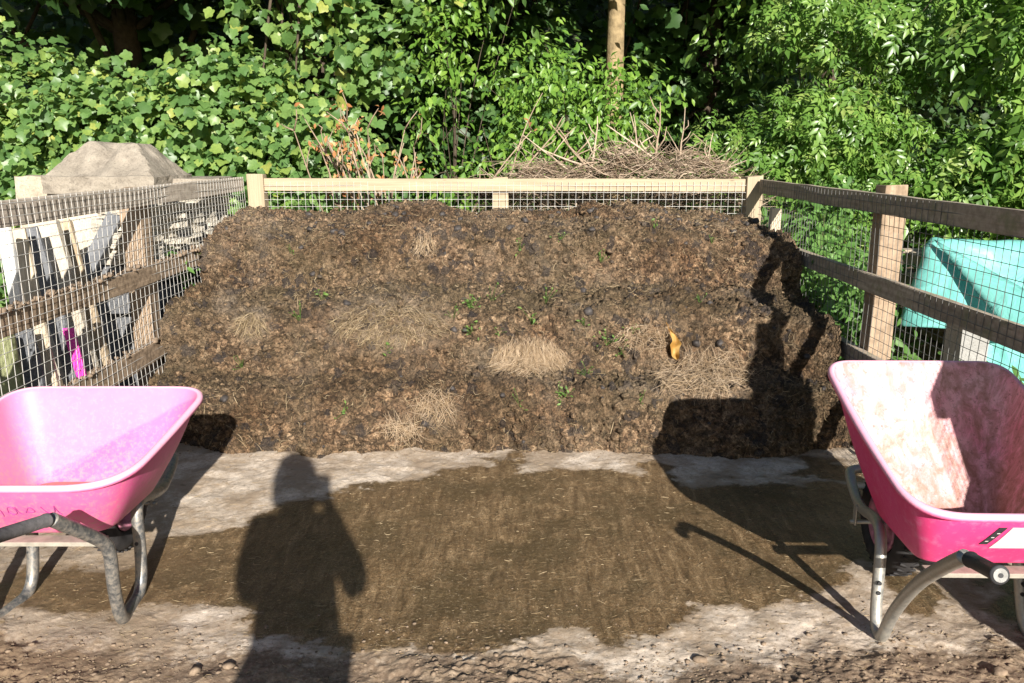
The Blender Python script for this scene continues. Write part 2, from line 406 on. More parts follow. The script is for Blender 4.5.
def leaves_in(blobs, kind, size, per=9, spread=.16, seed=0, face=.6, up=.35, droop=.7, shell=.5, rand=.5):
    """blobs: (cx,cy,cz,rx,ry,rz,n) ; returns mesh arrays and a list of clump centres"""
    g = np.random.default_rng(seed); Ps, Ns, clumps = [], [], []
    for (cx, cy, cz, rx, ry, rz, n) in blobs:
        m = max(3, n//per); d = norm(g.normal(size=(m, 3)))
        lump = 1+.28*fbm(d*2.3+seed, 3, seed)
        rr = (shell+(1-shell)*g.random(m)**.6)*lump
        c = np.array([cx, cy, cz])+d*rr[:, None]*np.array([rx, ry, rz]); clumps.append(c)
        idx = np.repeat(np.arange(m), per)
        P = c[idx]+g.normal(size=(m*per, 3))*spread*np.array([1, 1, .7])*(.6+.8*g.random(m))[idx][:, None]
        Ps.append(P); Ns.append(d[idx])
    P = np.concatenate(Ps); D = np.concatenate(Ns)
    keep = P[:, 2] > .05; P, D = P[keep], D[keep]; n = len(P)
    N = norm(D*.35+face*SUNV+np.array([0, 0, up])+g.normal(size=(n, 3))*rand)
    tip = norm(D*.35+np.array([0, -.15, -droop])+g.normal(size=(n, 3))*.45)
    sz = size*(.55+.75*g.random(n)**1.3)
    return place(leaf_template(kind), P, N, tip, sz, g.random(n)), np.concatenate(clumps)
def branches(base, clumps, r0, seed, n=14, top=None):
    g = random.Random(seed); mb = MB(); base = Vector(base)
    ctr = Vector(clumps.mean(0)); top = Vector(top) if top else ctr
    mid = base.lerp(top, .5)+Vector((g.uniform(-.1, .1), g.uniform(-.1, .1), 0))
    tr = chaikin([base, mid, top], 2); mb.tube(tr, [r0*(1-.6*i/(len(tr)-1)) for i in range(len(tr))], 9)
    for c in g.sample(list(range(len(clumps))), min(n, len(clumps))):
        q = Vector(clumps[c]); f = g.uniform(.25, .95); s = base.lerp(top, f)
        s = tr[min(len(tr)-1, int(f*(len(tr)-1)))]
        m = s.lerp(q, .5)+Vector((g.uniform(-.1, .1), g.uniform(-.1, .1), .12))
        pts = chaikin([s, m, q], 2); rr = r0*.4*(1-.5*f)
        mb.tube(pts, [max(.003, rr*(1-.9*i/(len(pts)-1))) for i in range(len(pts))], 5)
    return mb
def plant(name, label, cat, base, blobs, kind, size, mat, bark=M_BARK, r0=.03, per=9, spread=.16, seed=1, nb=14, group=None, top=None, crown='crown', stem='trunk', **kw):
    t = thing(name, label, cat, base, group); b = np.array(base)
    (V, Fc, rnd), cl = leaves_in(blobs, kind, size, per, spread, seed, **kw)
    mesh_np(crown, V-b, Fc, mat, t, False, {'rnd': rnd})
    br = branches((0, 0, 0), cl-b, r0, seed, nb, None if top is None else Vector(top)-Vector(base))
    k = np.random.default_rng(seed).random(); br.build(stem, bark, t, True)
    return t
def fibres(pos, dirs, length, width, rnd, bend, seed=0, seg=4):
    """thin curved ribbons, three-sided"""
    g = np.random.default_rng(seed); n = len(pos); d = norm(dirs)
    side = norm(np.cross(d, g.normal(size=(n, 3)))); oth = np.cross(d, side)
    V = np.zeros((n, seg+1, 3, 3))
    for i in range(seg+1):
        u = i/seg-.5
        c = pos+d*(length*u)[:, None]+side*(bend*length*(u*u-.08)*2)[:, None]
        w = (width*(1-.5*abs(u)*2))[:, None]
        for k in range(3):
            a = 2*math.pi*k/3; V[:, i, k] = c+(side*math.cos(a)+oth*math.sin(a))*w
    Fq = []
    for i in range(seg):
        for k in range(3):
            k2 = (k+1) % 3; Fq.append((i*3+k, i*3+k2, (i+1)*3+k2, (i+1)*3+k))
    Fq = np.array(Fq); m = (seg+1)*3
    return V.reshape(-1, 3), (Fq[None]+(np.arange(n)*m)[:, None, None]).reshape(-1, 4), np.repeat(rnd, m)
def merge(parts):
    V, Fc, r, b = [], [], [], 0
    for v, f, q in parts: V.append(v); Fc.append(f+b); r.append(q); b += len(v)
    return np.concatenate(V), np.concatenate(Fc), np.concatenate(r)

# ------------------------------------------------------------------ ground
def polyline_sd(P, poly):
    """signed distance to a closed polygon, positive inside"""
    poly = np.asarray(poly); d = np.full(len(P), 1e9); ins = np.zeros(len(P), bool)
    for a, b in zip(poly, np.roll(poly, -1, 0)):
        e = b-a; w = P-a; t = np.clip((w@e)/(e@e+1e-12), 0, 1)
        d = np.minimum(d, np.linalg.norm(w-t[:, None]*e, axis=1))
        c = (a[1] <= P[:, 1]) != (b[1] <= P[:, 1])
        ins ^= c & (P[:, 0] < (b[0]-a[0])*(P[:, 1]-a[1])/((b[1]-a[1]) if b[1] != a[1] else 1e-12)+a[0])
    return np.where(ins, d, -d)
def grid_faces(nx, ny):
    i = np.arange(nx*ny).reshape(ny, nx)
    return np.stack([i[:-1, :-1], i[:-1, 1:], i[1:, 1:], i[1:, :-1]], -1).reshape(-1, 4)
gx = np.concatenate([np.linspace(-90, -12, 10), np.linspace(-10, 10, 41), np.linspace(12, 90, 10)])
gy = np.concatenate([np.linspace(-90, -12, 10), np.linspace(-10, 12, 45), np.linspace(14, 90, 10)])
X, Y = np.meshgrid(gx, gy); P = np.stack([X.ravel(), Y.ravel(), 0*X.ravel()], -1)
P[:, 2] = -.03-.012*np.abs(fbm(P*.8, 3, 5))
tag(mesh_np('ground', P, grid_faces(len(gx), len(gy)), M_GROUND, smooth=True), kind='structure')
# bank of earth the wood grows on, far behind
X, Y = np.meshgrid(np.linspace(-45, 45, 61), np.linspace(13, 40, 24)); P = np.stack([X.ravel(), Y.ravel(), 0*X.ravel()], -1)
P[:, 2] = np.clip((P[:, 1]-13.5)*.95, -.2, 16)+.8*fbm(P*.25, 3, 8)*np.clip((P[:, 1]-13)/4, 0, 1)-.1
tag(mesh_np('hillside', P, grid_faces(61, 24), M_HILL, smooth=True), kind='structure')

# concrete pad: fine sheet with a dark wet silt stain and a crumbled muddy front edge
nx = 860; YS = np.concatenate([np.linspace(1.35, 2.0, 70)[:-1], np.linspace(2.0, 2.75, 200)[:-1], np.linspace(2.75, 4.7, 270)]); ny = len(YS)
X, Y = np.meshgrid(np.linspace(-2.6, 2.6, nx), YS)
P = np.stack([X.ravel(), Y.ravel(), np.zeros(X.size)], -1)
def gpoly(px): return [tuple(at_z(x, y, 0))[:2] for x, y in px]
WET = gpoly([(120, 570), (165, 535), (245, 523), (300, 506), (360, 490), (440, 474), (512, 459), (524, 474), (560, 470), (606, 463),
             (622, 478), (655, 460), (668, 466), (690, 487), (735, 478), (790, 484), (850, 487), (905, 530), (905, 560), (868, 562), (845, 575), (838, 606), (815, 595), (775, 592),
             (768, 622), (735, 604), (690, 606), (670, 622), (640, 640), (560, 634), (480, 652), (380, 646), (300, 634), (240, 618), (175, 592), (110, 612), (30, 610), (-40, 600), (20, 575)])
w = polyline_sd(P[:, :2], WET)
for px in ([(985, 560), (1040, 550), (1060, 640), (1000, 600)], [(893, 590), (905, 574), (935, 590), (925, 612), (905, 605)], [(800, 455), (870, 470), (858, 482), (800, 474)], [(515, 448), (524, 452), (520, 464), (510, 460)]):
    w = np.maximum(w, polyline_sd(P[:, :2], gpoly(px)))
wet = np.clip(.5+w/.17+.40*fbm(P*np.array([6, 9, 1]), 6, 3, .6), 0, 1)
front = 2.27+.06*fbm(np.stack([P[:, 0]*1.7, P[:, 0]*0, P[:, 0]*0], -1), 3, 4)+.13*np.clip(-P[:, 0]-.5, 0, 1.2)+.02*np.clip(P[:, 0], 0, 1)
mud = np.clip(.5+(front-P[:, 1])/.34+.2*fbm(P*5, 4, 6), 0, 1)
silt = np.clip((P[:, 1]-4.0)/.25, 0, 1)*.7
silt = np.maximum(silt, np.clip((-1.0-P[:, 0])/.6, 0, .7)*np.clip((3.3-P[:, 1])/.4, 0, 1))
z = .008*fbm(P*2.0, 3, 1)+.0035*fbm(P*16, 4, 2)*(1-wet*.5)
f1, f2, cid = worley(P*19+.4*fbm(P*14, 3, 71)[:, None], 3); g1, g2, gid = worley(P*46+.4*fbm(P*30, 3, 72)[:, None], 4)
cl = np.clip(1-f1*1.5, 0, 1)*(cid > .6)*.010+np.clip(1-g1*1.4, 0, 1)*.004*(gid > .5)+.006*np.abs(fbm(P*34, 4, 12, .65))+.008*(.5-np.abs(fbm(P*13, 4, 13, .6)))
z = z+mud*(cl*np.clip(.6+fbm(P*3, 3, 19), .15, 1.6)+.014*fbm(P*4.5, 7, 9, .62)+.008)+(1-mud)*.0035*np.clip(1-g1*1.8, 0, 1)*(gid > .7)
P[:, 2] = z-np.clip((1.75-P[:, 1])/.4, 0, 1)*.05-np.clip((np.abs(P[:, 0])-2.35)/.25, 0, 1)*.08
tag(mesh_np('concrete_pavement', P, grid_faces(nx, ny), M_SLAB, smooth=True, attrs={'wet': wet, 'mud': mud, 'silt': silt}), kind='structure')
PAD = P.reshape(ny, nx, 3)
def pad_z(x, y):
    i = int(np.clip((x+2.6)/5.2*(nx-1), 0, nx-1)); j = int(np.clip(np.searchsorted(YS, y), 0, ny-1)); return PAD[j, i, 2]

# ------------------------------------------------------------------ manure heap (terraced face, rough clods)
prof = np.array([(4.06, -.03), (4.07, .05), (4.085, .14), (4.11, .24), (4.14, .30), (4.18, .33), (4.30, .342), (4.42, .352), (4.435, .40), (4.45, .48), (4.475, .57), (4.51, .635), (4.57, .672),
                 (4.85, .695), (5.12, .715), (5.15, .77), (5.18, .87), (5.22, .955), (5.29, 1.015), (5.6, 1.06), (5.8, 1.085), (6.0, 1.105), (6.2, 1.11), (6.30, 1.10), (6.33, 1.0), (6.34, -.03)])
sl = np.concatenate([[0], np.cumsum(np.linalg.norm(np.diff(prof, axis=0), axis=1))])
ns, nxh = 430, 720
front_len = sl[-3]
s = np.concatenate([np.linspace(0, front_len, ns-8), np.linspace(front_len, sl[-1], 9)[1:]])
py, pz = np.interp(s, sl, prof[:, 0]), np.interp(s, sl, prof[:, 1])
k = np.array([1, 4, 6, 4, 1])/16.
xs = np.linspace(-1.995, 1.835, nxh)
Xg, Sg = np.meshgrid(xs, s); Yg = np.repeat(py[:, None], nxh, 1); Zg = np.repeat(pz[:, None], nxh, 1)
xl = np.stack([xs, xs*0, xs*0], -1)
wob = .07*fbm(xl*1.1+3, 3, 21); wob2 = .055*fbm(xl*1.3+9, 3, 22)
hz = np.clip(Zg/1.1, 0, 1)
base_w = .05*fbm(xl*4+5, 4, 23)+.03*fbm(xl*13, 3, 24); Yg = Yg+base_w[None, :]*np.clip(1-Zg/.35, 0, 1)
Yg = Yg+wob[None, :]*np.sin(np.clip(Zg/1.15, 0, 1)*math.pi)*1.0
top = 1+wob2[None, :]*hz
Zg = Zg*np.where(Zg > 0, top, 1)
# slumped right hand end and slightly lower left end
rt = np.clip((Xg-1.25)/.6, 0, 1); Zg = np.where(Zg > 0, Zg*(1-.10*rt**1.5*np.clip(Zg/.6, 0, 1)), Zg); Yg = Yg+.10*rt**2*np.clip(1-Zg/.9, 0, 1)
lf = np.clip((-1.2-Xg)/.8, 0, 1); Yg = Yg+.16*lf**1.5*np.clip(1-Zg/1.0, 0, 1)
HP = np.stack([Xg, Yg, Zg], -1)
def grid_normals(H):
    du = np.gradient(H, axis=1); dv = np.gradient(H, axis=0); return norm(np.cross(du, dv))
N0 = grid_normals(HP)
flat = HP.reshape(-1, 3)
amp = np.clip(np.minimum(1, .25+(Sg.ravel())/.12), 0, 1)*np.where(Sg.ravel() > front_len, .2, 1)
w1, w1b, id1 = worley(flat*6.5+.25*np.stack([fbm(flat*5, 3, 31), fbm(flat*5, 3, 32), fbm(flat*5, 3, 33)], -1), 41)
w2, w2b, id2 = worley(flat*15+.55*np.stack([fbm(flat*14, 4, 34), fbm(flat*14, 4, 35), fbm(flat*14, 4, 36)], -1), 42)
w3, w3b, id3 = worley(flat*36+.5*np.stack([fbm(flat*30, 2, 64), fbm(flat*30, 2, 65), fbm(flat*30, 2, 66)], -1), 43)
dens = np.clip(.55+.6*fbm(flat*1.6, 3, 39), .15, 1.1)
disp = .028*fbm(flat*2.3, 4, 50)+.03*fbm(flat*7, 6, 51, .62)
disp = disp+dens*(.022*np.clip(1-w1*1.35, 0, 1)*(id1 > .5)+.022*np.clip(1-w2*1.4, 0, 1)*(id2 > .4))+.013*np.clip(1-w3*1.3, 0, 1)*(id3 > .25)
disp = disp-.03*np.clip(.10-(w2b-w2), 0, .1)*10*dens*.4
w4, w4b, id4 = worley(flat*78, 44)
disp = disp+.007*np.clip(1-w4*1.2, 0, 1)+.012*(np.abs(fbm(flat*22, 4, 57))-.3)-.010*np.clip(.25-(w3b-w3), 0, .25)*4*(id3 > .3)+.006*fbm(flat*36, 3, 53)-.016*np.clip(fbm(flat*11, 4, 54), 0, 1)
flat = flat+N0.reshape(-1, 3)*(disp*amp)[:, None]
flat[:, 0] = np.clip(flat[:, 0], -2.0, 1.84); flat[:, 1] = np.minimum(flat[:, 1], 6.335)
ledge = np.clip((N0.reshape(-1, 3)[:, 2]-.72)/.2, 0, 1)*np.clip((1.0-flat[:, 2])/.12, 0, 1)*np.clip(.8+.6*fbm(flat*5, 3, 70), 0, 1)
lump = np.where(np.clip(1-w2*1.3, 0, 1) > .18, id2, .5)
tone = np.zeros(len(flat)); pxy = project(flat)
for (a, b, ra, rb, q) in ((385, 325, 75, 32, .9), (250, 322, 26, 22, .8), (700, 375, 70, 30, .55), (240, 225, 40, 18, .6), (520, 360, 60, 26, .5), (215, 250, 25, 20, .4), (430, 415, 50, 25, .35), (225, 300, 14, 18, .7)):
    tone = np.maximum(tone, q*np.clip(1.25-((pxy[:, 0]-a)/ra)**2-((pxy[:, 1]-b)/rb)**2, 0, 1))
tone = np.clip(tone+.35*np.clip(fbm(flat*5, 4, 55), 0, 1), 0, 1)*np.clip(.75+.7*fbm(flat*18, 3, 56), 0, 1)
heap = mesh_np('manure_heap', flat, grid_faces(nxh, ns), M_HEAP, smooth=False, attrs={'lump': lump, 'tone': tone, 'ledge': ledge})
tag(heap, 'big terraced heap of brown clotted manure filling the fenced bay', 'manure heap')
HEAP = flat.reshape(ns, nxh, 3); HN = grid_normals(HEAP); HPX = pxy.reshape(ns, nxh, 2)
front_rows = ns-14
def heap_at(px, py):
    q = project(HEAP[:front_rows]); d = (q[..., 0]-px)**2+(q[..., 1]-py)**2
    i = np.unravel_index(np.argmin(d+1e3*(HN[:front_rows, :, 1] > .2)), d.shape); return HEAP[i].copy(), HN[i].copy()
_hpq = project(HEAP[:front_rows])
def heap_at(px, py):
    d = (_hpq[..., 0]-px)**2+(_hpq[..., 1]-py)**2; d = np.where(d < 6, HEAP[:front_rows, :, 1], 1e6+d)
    i = np.unravel_index(np.argmin(d), d.shape); return HEAP[i].copy(), N0.reshape(ns, nxh, 3)[i].copy()
N0 = N0.reshape(ns, nxh, 3)
# loose clods sitting on the heap and litter of stalks: countless, so each is one child of the heap
def lumps(pos, size, seed, squash=.75, sub=2):
    g = np.random.default_rng(seed); n = len(pos)
    import bmesh
    bm = bmesh.new(); bmesh.ops.create_icosphere(bm, subdivisions=sub, radius=1); V = np.array([v.co[:] for v in bm.verts]); T = np.array([[v.index for v in f.verts] for f in bm.faces]); bm.free()
    m = len(V); W = np.zeros((n, m, 3))
    for q in range(12):
        sel = np.arange(n) % 12 == q
        d = 1+.35*fbm(V*1.6+q*3.1+seed, 3, seed+q)[:, None]; U = V*d
        ang = g.random(sel.sum())*6.28; c, s_ = np.cos(ang), np.sin(ang)
        sx = size[sel][:, None]*(.75+.5*g.random((sel.sum(), 1)))
        x = U[None, :, 0]*sx; y = U[None, :, 1]*size[sel][:, None]; z = U[None, :, 2]*size[sel][:, None]*squash
        W[sel, :, 0] = x*c[:, None]-y*s_[:, None]; W[sel, :, 1] = x*s_[:, None]+y*c[:, None]; W[sel, :, 2] = z
    W += pos[:, None, :]
    return W.reshape(-1, 3), (T[None]+(np.arange(n)*m)[:, None, None]).reshape(-1, 3), np.repeat(g.random(n), m)
g = np.random.default_rng(77)
ii = (g.random(1500)*front_rows*.99).astype(int); jj = (g.random(1500)*(nxh-20)+10).astype(int)
V, Fc, r = lumps(HEAP[ii, jj]+N0[ii, jj]*.006, .005+.018*g.random(1500)**3, 5)
tag(mesh_np('loose_clods', V, Fc, M_HEAP, heap, True, {'lump': r, 'tone': r*.3}), kind='stuff')
n = 7500
ii = (g.random(n)*front_rows*.99).astype(int); jj = (g.random(n)*(nxh-8)+4).astype(int)
pd = np.clip(.5+.9*fbm(HEAP[ii, jj]*2.2, 3, 61), 0, 1); kp = g.random(n) < pd; ii, jj = ii[kp], jj[kp]; n = len(ii)
nn = N0[ii, jj]; tg = norm(np.cross(nn, g.normal(size=(n, 3))))
d = norm(tg+nn*g.normal(size=(n, 1))*.28)
V, Fc, r = fibres(HEAP[ii, jj]+nn*.006, d, .02+.075*g.random(n)**2, .0008+.0012*g.random(n), g.random(n), g.normal(size=n)*.9, 6)
tag(mesh_np('stalk_litter', V, Fc, M_STRAW_D, heap, False, {'rnd': r}), kind='stuff')

# straw tufts on the heap, each one a clump
def straw_clump(label, px, py, wid, hgt, n, down=.6, mat=M_STRAW, seed=1, ln=.13, lift=.022, curl=.5, name='straw_clump', rnd_=.3):
    p, nrm = heap_at(px, py); g = np.random.default_rng(seed)
    s_ = math.hypot(p[1], p[2]-CAM_Z)/F
    t = thing(name, label, 'straw', tuple(p), 'straw clumps lying on the manure heap')
    q = np.zeros((n, 3)); nv = np.zeros((n, 3))
    th = g.random(n)*6.28; rr = np.sqrt(g.random(n))
    for i in range(n):
        a, b = heap_at(px+wid*.5*rr[i]*math.cos(th[i]), py+hgt*.5*rr[i]*math.sin(th[i])); q[i] = a+b*lift*g.random()*(1.3-rr[i]); nv[i] = b
    fan = np.stack([(q[:, 0]-p[0])*2.2/max(.05, wid*s_), -.25*np.ones(n), -down*np.ones(n)], -1)
    d = norm(fan*np.array([.6, 1, 1])+g.normal(size=(n, 3))*rnd_); d = norm(d-nv*np.sum(d*nv, -1, keepdims=True)*.85)
    V, Fc, r = fibres(q-p, d, ln*(.5+.8*g.random(n)), .0008+.0008*g.random(n), g.random(n), g.normal(size=n)*curl, seed)
    mesh_np('fibres', V, Fc, mat, t, False, {'rnd': r})
straw_clump('thick pale straw mat fanned over the second ledge at the heap centre', 530, 359, 74, 26, 900, .9, seed=3, ln=.13, lift=.026, rnd_=.34)
straw_clump('ragged pale straw tuft at the foot of the heap', 436, 406, 38, 26, 130, .8, seed=4, ln=.15, lift=.04, curl=1.3, rnd_=.45)
straw_clump('trailing wisps of straw left of the ragged tuft at the heap foot', 402, 430, 40, 12, 80, .3, seed=14, ln=.15, lift=.03, curl=1.0, rnd_=.5)
straw_clump('wide thin spread of loose hay below the yellow dry leaf', 704, 374, 96, 40, 420, .1, M_STRAW, 5, .16, .03, 1.2)
straw_clump('small drooping straw tuft below the middle fence post', 424, 246, 24, 14, 80, 1.2, M_STRAW, 6, .12, .02)
straw_clump('faint flattened straw patch on the heap above the left wheelbarrow', 250, 325, 30, 24, 130, .5, M_STRAW_D, 7, .10, .012)
straw_clump('broad dull straw patch left of the thick straw mat', 388, 325, 120, 42, 500, .3, M_STRAW_D, 8, .09, .014, .9)
straw_clump('thin trailing stalks on the heap beside the right wheelbarrow shadow', 645, 338, 60, 20, 110, .1, M_STRAW, 9, .15, .03, 1.3)
# seedlings
def seedling(label, px, py, n, size, seed, kind='oval', h=.06):
    p, nrm = heap_at(px, py); g = np.random.default_rng(seed); t = thing('weed_seedling', label, 'weed', tuple(p-nrm*.01), 'weed seedlings sprouting on the heap')
    up = norm(np.array([0, -.35, 1.0])); pos = g.normal(size=(n, 3))*np.array([.028, .02, .022])+up*h*g.random((n, 1))+nrm*.02
    N = norm(SUNV*.5+np.array([0, 0, .5])+g.normal(size=(n, 3))*.4); tip = norm(g.normal(size=(n, 3))+np.array([0, -.2, .3]))
    V, Fc, r = place(leaf_template(kind), pos, N, tip, size*(.5+.7*g.random(n)), g.random(n)); mesh_np('leaves', V, Fc, M_WEED, t, False, {'rnd': r})
    mb = MB()
    for i in range(min(n, 12)): mb.tube([(0, 0, -.01), tuple(pos[i]*.5), tuple(pos[i])], .0012, 4)
    mb.build('stem', M_WEED, t)
seedling('sprawling green seedlings at mid height left of the heap centre line', 472, 306, 26, .022, 1)
seedling('green seedling with two broad leaves above the thick straw mat', 534, 322, 8, .03, 2)
seedling('tall green seedling between the straw mat and the yellow leaf', 608, 345, 16, .025, 3, h=.09)
seedling('low feathery green weed on the ledge below the straw mat', 562, 397, 34, .022, 4, h=.03)
seedling('lone tiny seedling above the broad dull straw patch', 322, 297, 5, .03, 5)
seedling('small seedling at the right end of the dull straw patch', 388, 353, 5, .026, 6, h=.03)
seedling('pale pair of leaves just left of the tall green seedling', 583, 323, 6, .028, 7, h=.04)
seedling('cluster of green blades under the sprawling seedlings', 470, 335, 14, .024, 8)
seedling('small seedling high on the heap below the middle fence post', 518, 250, 6, .024, 9)
seedling('tiny seedling near the heap top at the right of the middle post', 655, 226, 5, .022, 10)
seedling('tiny seedling beside the yellow dry leaf', 632, 330, 7, .02, 11)

g2 = random.Random(99)
WL = ['to the left of the orange spot on the low terrace']
spots = [(455, 318), (492, 296), (500, 330), (545, 300), (620, 352), (300, 318), (345, 412), (290, 250), (560, 238), (600, 262), (712, 240), (700, 300), (585, 372), (520, 402), (640, 400), (240, 366)]
words = ['left of the sprawling seedlings', 'right of the sprawling seedlings', 'below right of the sprawling seedlings', 'just above the two leaved seedling', 'right beside the tall green seedling', 'below the lone tiny seedling', 'left of the ragged straw tuft at the heap foot', 'high on the left third of the heap', 'high on the heap right of the middle post', 'in the upper middle of the heap right of centre', 'high on the heap near the right corner post shadow', 'above the yellow dry leaf', 'on the ledge right of the thick straw mat', 'on the low riser left of the feathery weed', 'low on the heap above the barrow shadow', 'low on the far left of the heap']
for q, ((a, b), w_) in enumerate(zip(spots, words)):
    seedling('minute green seedling '+w_, a, b, g2.randint(4, 10), g2.uniform(.014, .024), 60+q, h=g2.uniform(.02, .07))
# dark wet dung lumps along the top and on the ledges
n = 230; g = np.random.default_rng(78); ii = np.where(g.random(n) < .65, (front_rows*(.70+.22*g.random(n))), front_rows*g.random(n)*.95).astype(int); jj = (g.random(n)*(nxh-24)+12).astype(int)
t = NT('dark_dung'); v = t.coord(); t.bump(t.noise(v, 40, 5, .7), .7, .008); t.fin(t.ramp(t.noise(v, 25, 5, .7), [(.3, (.02, .016, .014)), (.6, (.05, .042, .038)), (.8, (.11, .09, .075))]), .6, .4)
V, Fc, r = lumps(HEAP[ii, jj]+N0[ii, jj]*.004, .006+.026*g.random(n)**2.5, 25, .8)
tag(mesh_np('dark_lumps', V, Fc, t.m, heap, True, {'rnd': r}), kind='stuff')
# large yellow dry leaf
p, nrm = heap_at(674, 342); t = thing('dry_leaf', 'large curled yellow dry leaf lying upright on the heap', 'leaf', tuple(p+nrm*.03))
U, W = np.meshgrid(np.linspace(-1, 1, 15), np.linspace(0, 1, 25)); u, w_ = U.ravel(), W.ravel()
wd = .030*np.sin(np.clip(w_*.93+.06, 0, 1)*math.pi)**.9*(.75+.35*w_)*(1+.25*np.sin(w_*17)*.5)
xx = u*wd+.03*(w_-.5)*2*.9+.012*np.sin(w_*6); zz = .085-.175*w_+.006*np.sin(u*3+w_*9); yy = -.02*(np.abs(u)**1.5)-.03*np.sin(w_*3.1)+.008*np.sin(w_*14)
mesh_np('blade', np.stack([xx, yy, zz], -1), grid_faces(15, 25), M_YELLOW, t, True, {'rnd': .5+.4*np.sin(w_*11+u*2)})
MB().tube([(-.03, -.004, .07), (-.036, -.006, .10), (-.05, -.01, .125)], .002, 5).build('stalk', M_YELLOW, t)

# litter on the pad: stalks and crumbs
n = 6500; g = np.random.default_rng(5)
q = np.stack([g.uniform(-2.3, 2.3, n), g.uniform(1.6, 4.1, n), np.zeros(n)], -1)
q[:, 2] = [pad_z(a, b)+.002 for a, b in q[:, :2]]; an = g.normal(size=n)*.6
V, Fc, r = fibres(q, np.stack([np.cos(an), np.sin(an), g.normal(size=n)*.06], -1), .004+.034*g.random(n)**2.6, .0005+.0009*g.random(n)**2, g.random(n), g.normal(size=n)*.22, 8)
tag(mesh_np('straw_litter', V, Fc, M_STRAW_D, None, False, {'rnd': r}), 'fine stalks of straw strewn over the wet concrete', 'straw litter', kind='stuff')
n = 6500; q = np.stack([g.uniform(-2.1, 2.1, n), 1.95+np.abs(g.normal(size=n))*.26, np.zeros(n)], -1); q[:, 1] += np.where(g.random(n) < .05, g.random(n)*.9, 0)
k2 = 700; q[:k2] = np.stack([g.uniform(-1.9, 1.8, k2), 4.09-np.abs(g.normal(size=k2))*.055, np.zeros(k2)], -1)
sz = .002+.008*g.random(n)**7; sz = sz*np.where(q[:, 1] > 2.5, .6, 1); q[:, 2] = [pad_z(a, b) for a, b in q[:, :2]]; q[:, 2] += sz*.2
V, Fc, r = lumps(q, sz, 9, .5, 1); 
M_CRUMB = m_plain('mud_crumbs', (.2, .148, .104), .95, .1, .6, 30, 0, .6, .006)
tag(mesh_np('mud_crumbs', V, Fc, M_CRUMB, None, False, {'rnd': r}), 'crumbs of dry mud along the broken front edge of the concrete', 'mud', kind='stuff')
for (px, py, s_, lab) in ((385-0, 0, 0, ''),):
    pass
def clod(px, py, s_, seed, label):
    p = at_z(px, py, .02); V, Fc, r = lumps(np.array([[p.x, p.y, pad_z(p.x, p.y)+s_*.3]]), np.array([s_]), seed, .6)
    tag(mesh_np('mud_clod', V-np.array(p), Fc, M_CRUMB, None, False, loc=p), label, 'mud clod', 'mud clods on the broken edge of the concrete')
clod(195, 668, .02, 31, 'large dark mud clod left of the shadow of the person')
clod(228, 664, .018, 32, 'small mud clod between the large dark clod and the shadow of the person')
clod(1000, 672, .022, 33, 'dark mud clod below the foot of the right wheelbarrow')
clod(700, 655, .018, 34, 'mud clod on the broken edge below the handle shadow')

# ------------------------------------------------------------------ fences
FZ = 1.335
def wire_grid(a, b, z0, z1, step=.053, r=.0015, off=(0, 0, 0), seed=0):
    """welded mesh from a to b (xy), as thin square-section wires"""
    a = Vector((*a, 0)); b = Vector((*b, 0)); L = (b-a).length; u = (b-a)/L; nrm = Vector((-u.y, u.x, 0))
    V, Fc = [], []
    def wire(pts):
        m = len(pts); base = len(V); t0 = (pts[-1]-pts[0]).normalized(); s_ = nrm; w = t0.cross(s_)
        for p in pts:
            for k in range(4):
                an = math.pi/2*k; V.append(tuple(p+(s_*math.cos(an)+w*math.sin(an))*r))
        for i in range(m-1):
            for k in range(4): Fc.append((base+i*4+k, base+i*4+(k+1) % 4, base+(i+1)*4+(k+1) % 4, base+(i+1)*4+k))
    def bow(x, z): return nrm*(.009*math.sin(x*2.1+z*3+seed)+.006*math.sin(x*5.3-z*4+seed*2))
    n = int(L/step)
    for i in range(n+1):
        x = i*step; wire([a+u*x+Vector((0, 0, z))+bow(x, z) for z in np.linspace(z0, z1, 8)])
    for j in range(int((z1-z0)/step)+1):
        z = z0+j*step; wire([a+u*x+Vector((0, 0, z))+nrm*.0018+bow(x, z) for x in np.linspace(0, L, max(6, int(L/.25)))])
    return np.array(V), np.array(Fc)
def rail(mb, a, b, w, h, seed=0, seg=10):
    """slightly bowed plank between two points (axis-aligned section)"""
    a, b = Vector(a), Vector(b); u = (b-a).normalized(); nn = Vector((-u.y, u.x, 0)).normalized(); base = len(mb.v); g = random.Random(seed)
    for i in range(seg+1):
        p = a.lerp(b, i/seg); e = [g.uniform(-.0025, .0025) for _ in range(4)]
        for k, (x, z) in enumerate(((-1, -1), (1, -1), (1, 1), (-1, 1))): mb.v.append(tuple(p+nn*(x*w/2+e[k])+Vector((0, 0, z*h/2+e[(k+1) % 4]))))
    for i in range(seg):
        for k in range(4): mb.f.append((base+i*4+k, base+i*4+(k+1) % 4, base+(i+1)*4+(k+1) % 4, base+(i+1)*4+k))
    mb.f += [(base+3, base+2, base+1, base), tuple(base+seg*4+k for k in range(4))]
def post(mb, x, y, w, d, h, seed):
    g = random.Random(seed); seg = 8; base = len(mb.v)
    for i in range(seg+1):
        z = -.05+(h+.05)*i/seg; k = 1 if i < seg else .97
        for a, b in ((-1, -1), (1, -1), (1, 1), (-1, 1)): mb.v.append((x+a*w/2*k+g.uniform(-.003, .003), y+b*d/2*k+g.uniform(-.003, .003), z+(g.uniform(-.006, .006) if i == seg else 0)))
    for i in range(seg):
        for k in range(4): mb.f.append((base+i*4+k, base+i*4+(k+1) % 4, base+(i+1)*4+(k+1) % 4, base+(i+1)*4+k))
    mb.f += [(base+3, base+2, base+1, base), tuple(base+seg*4+k for k in range(4))]
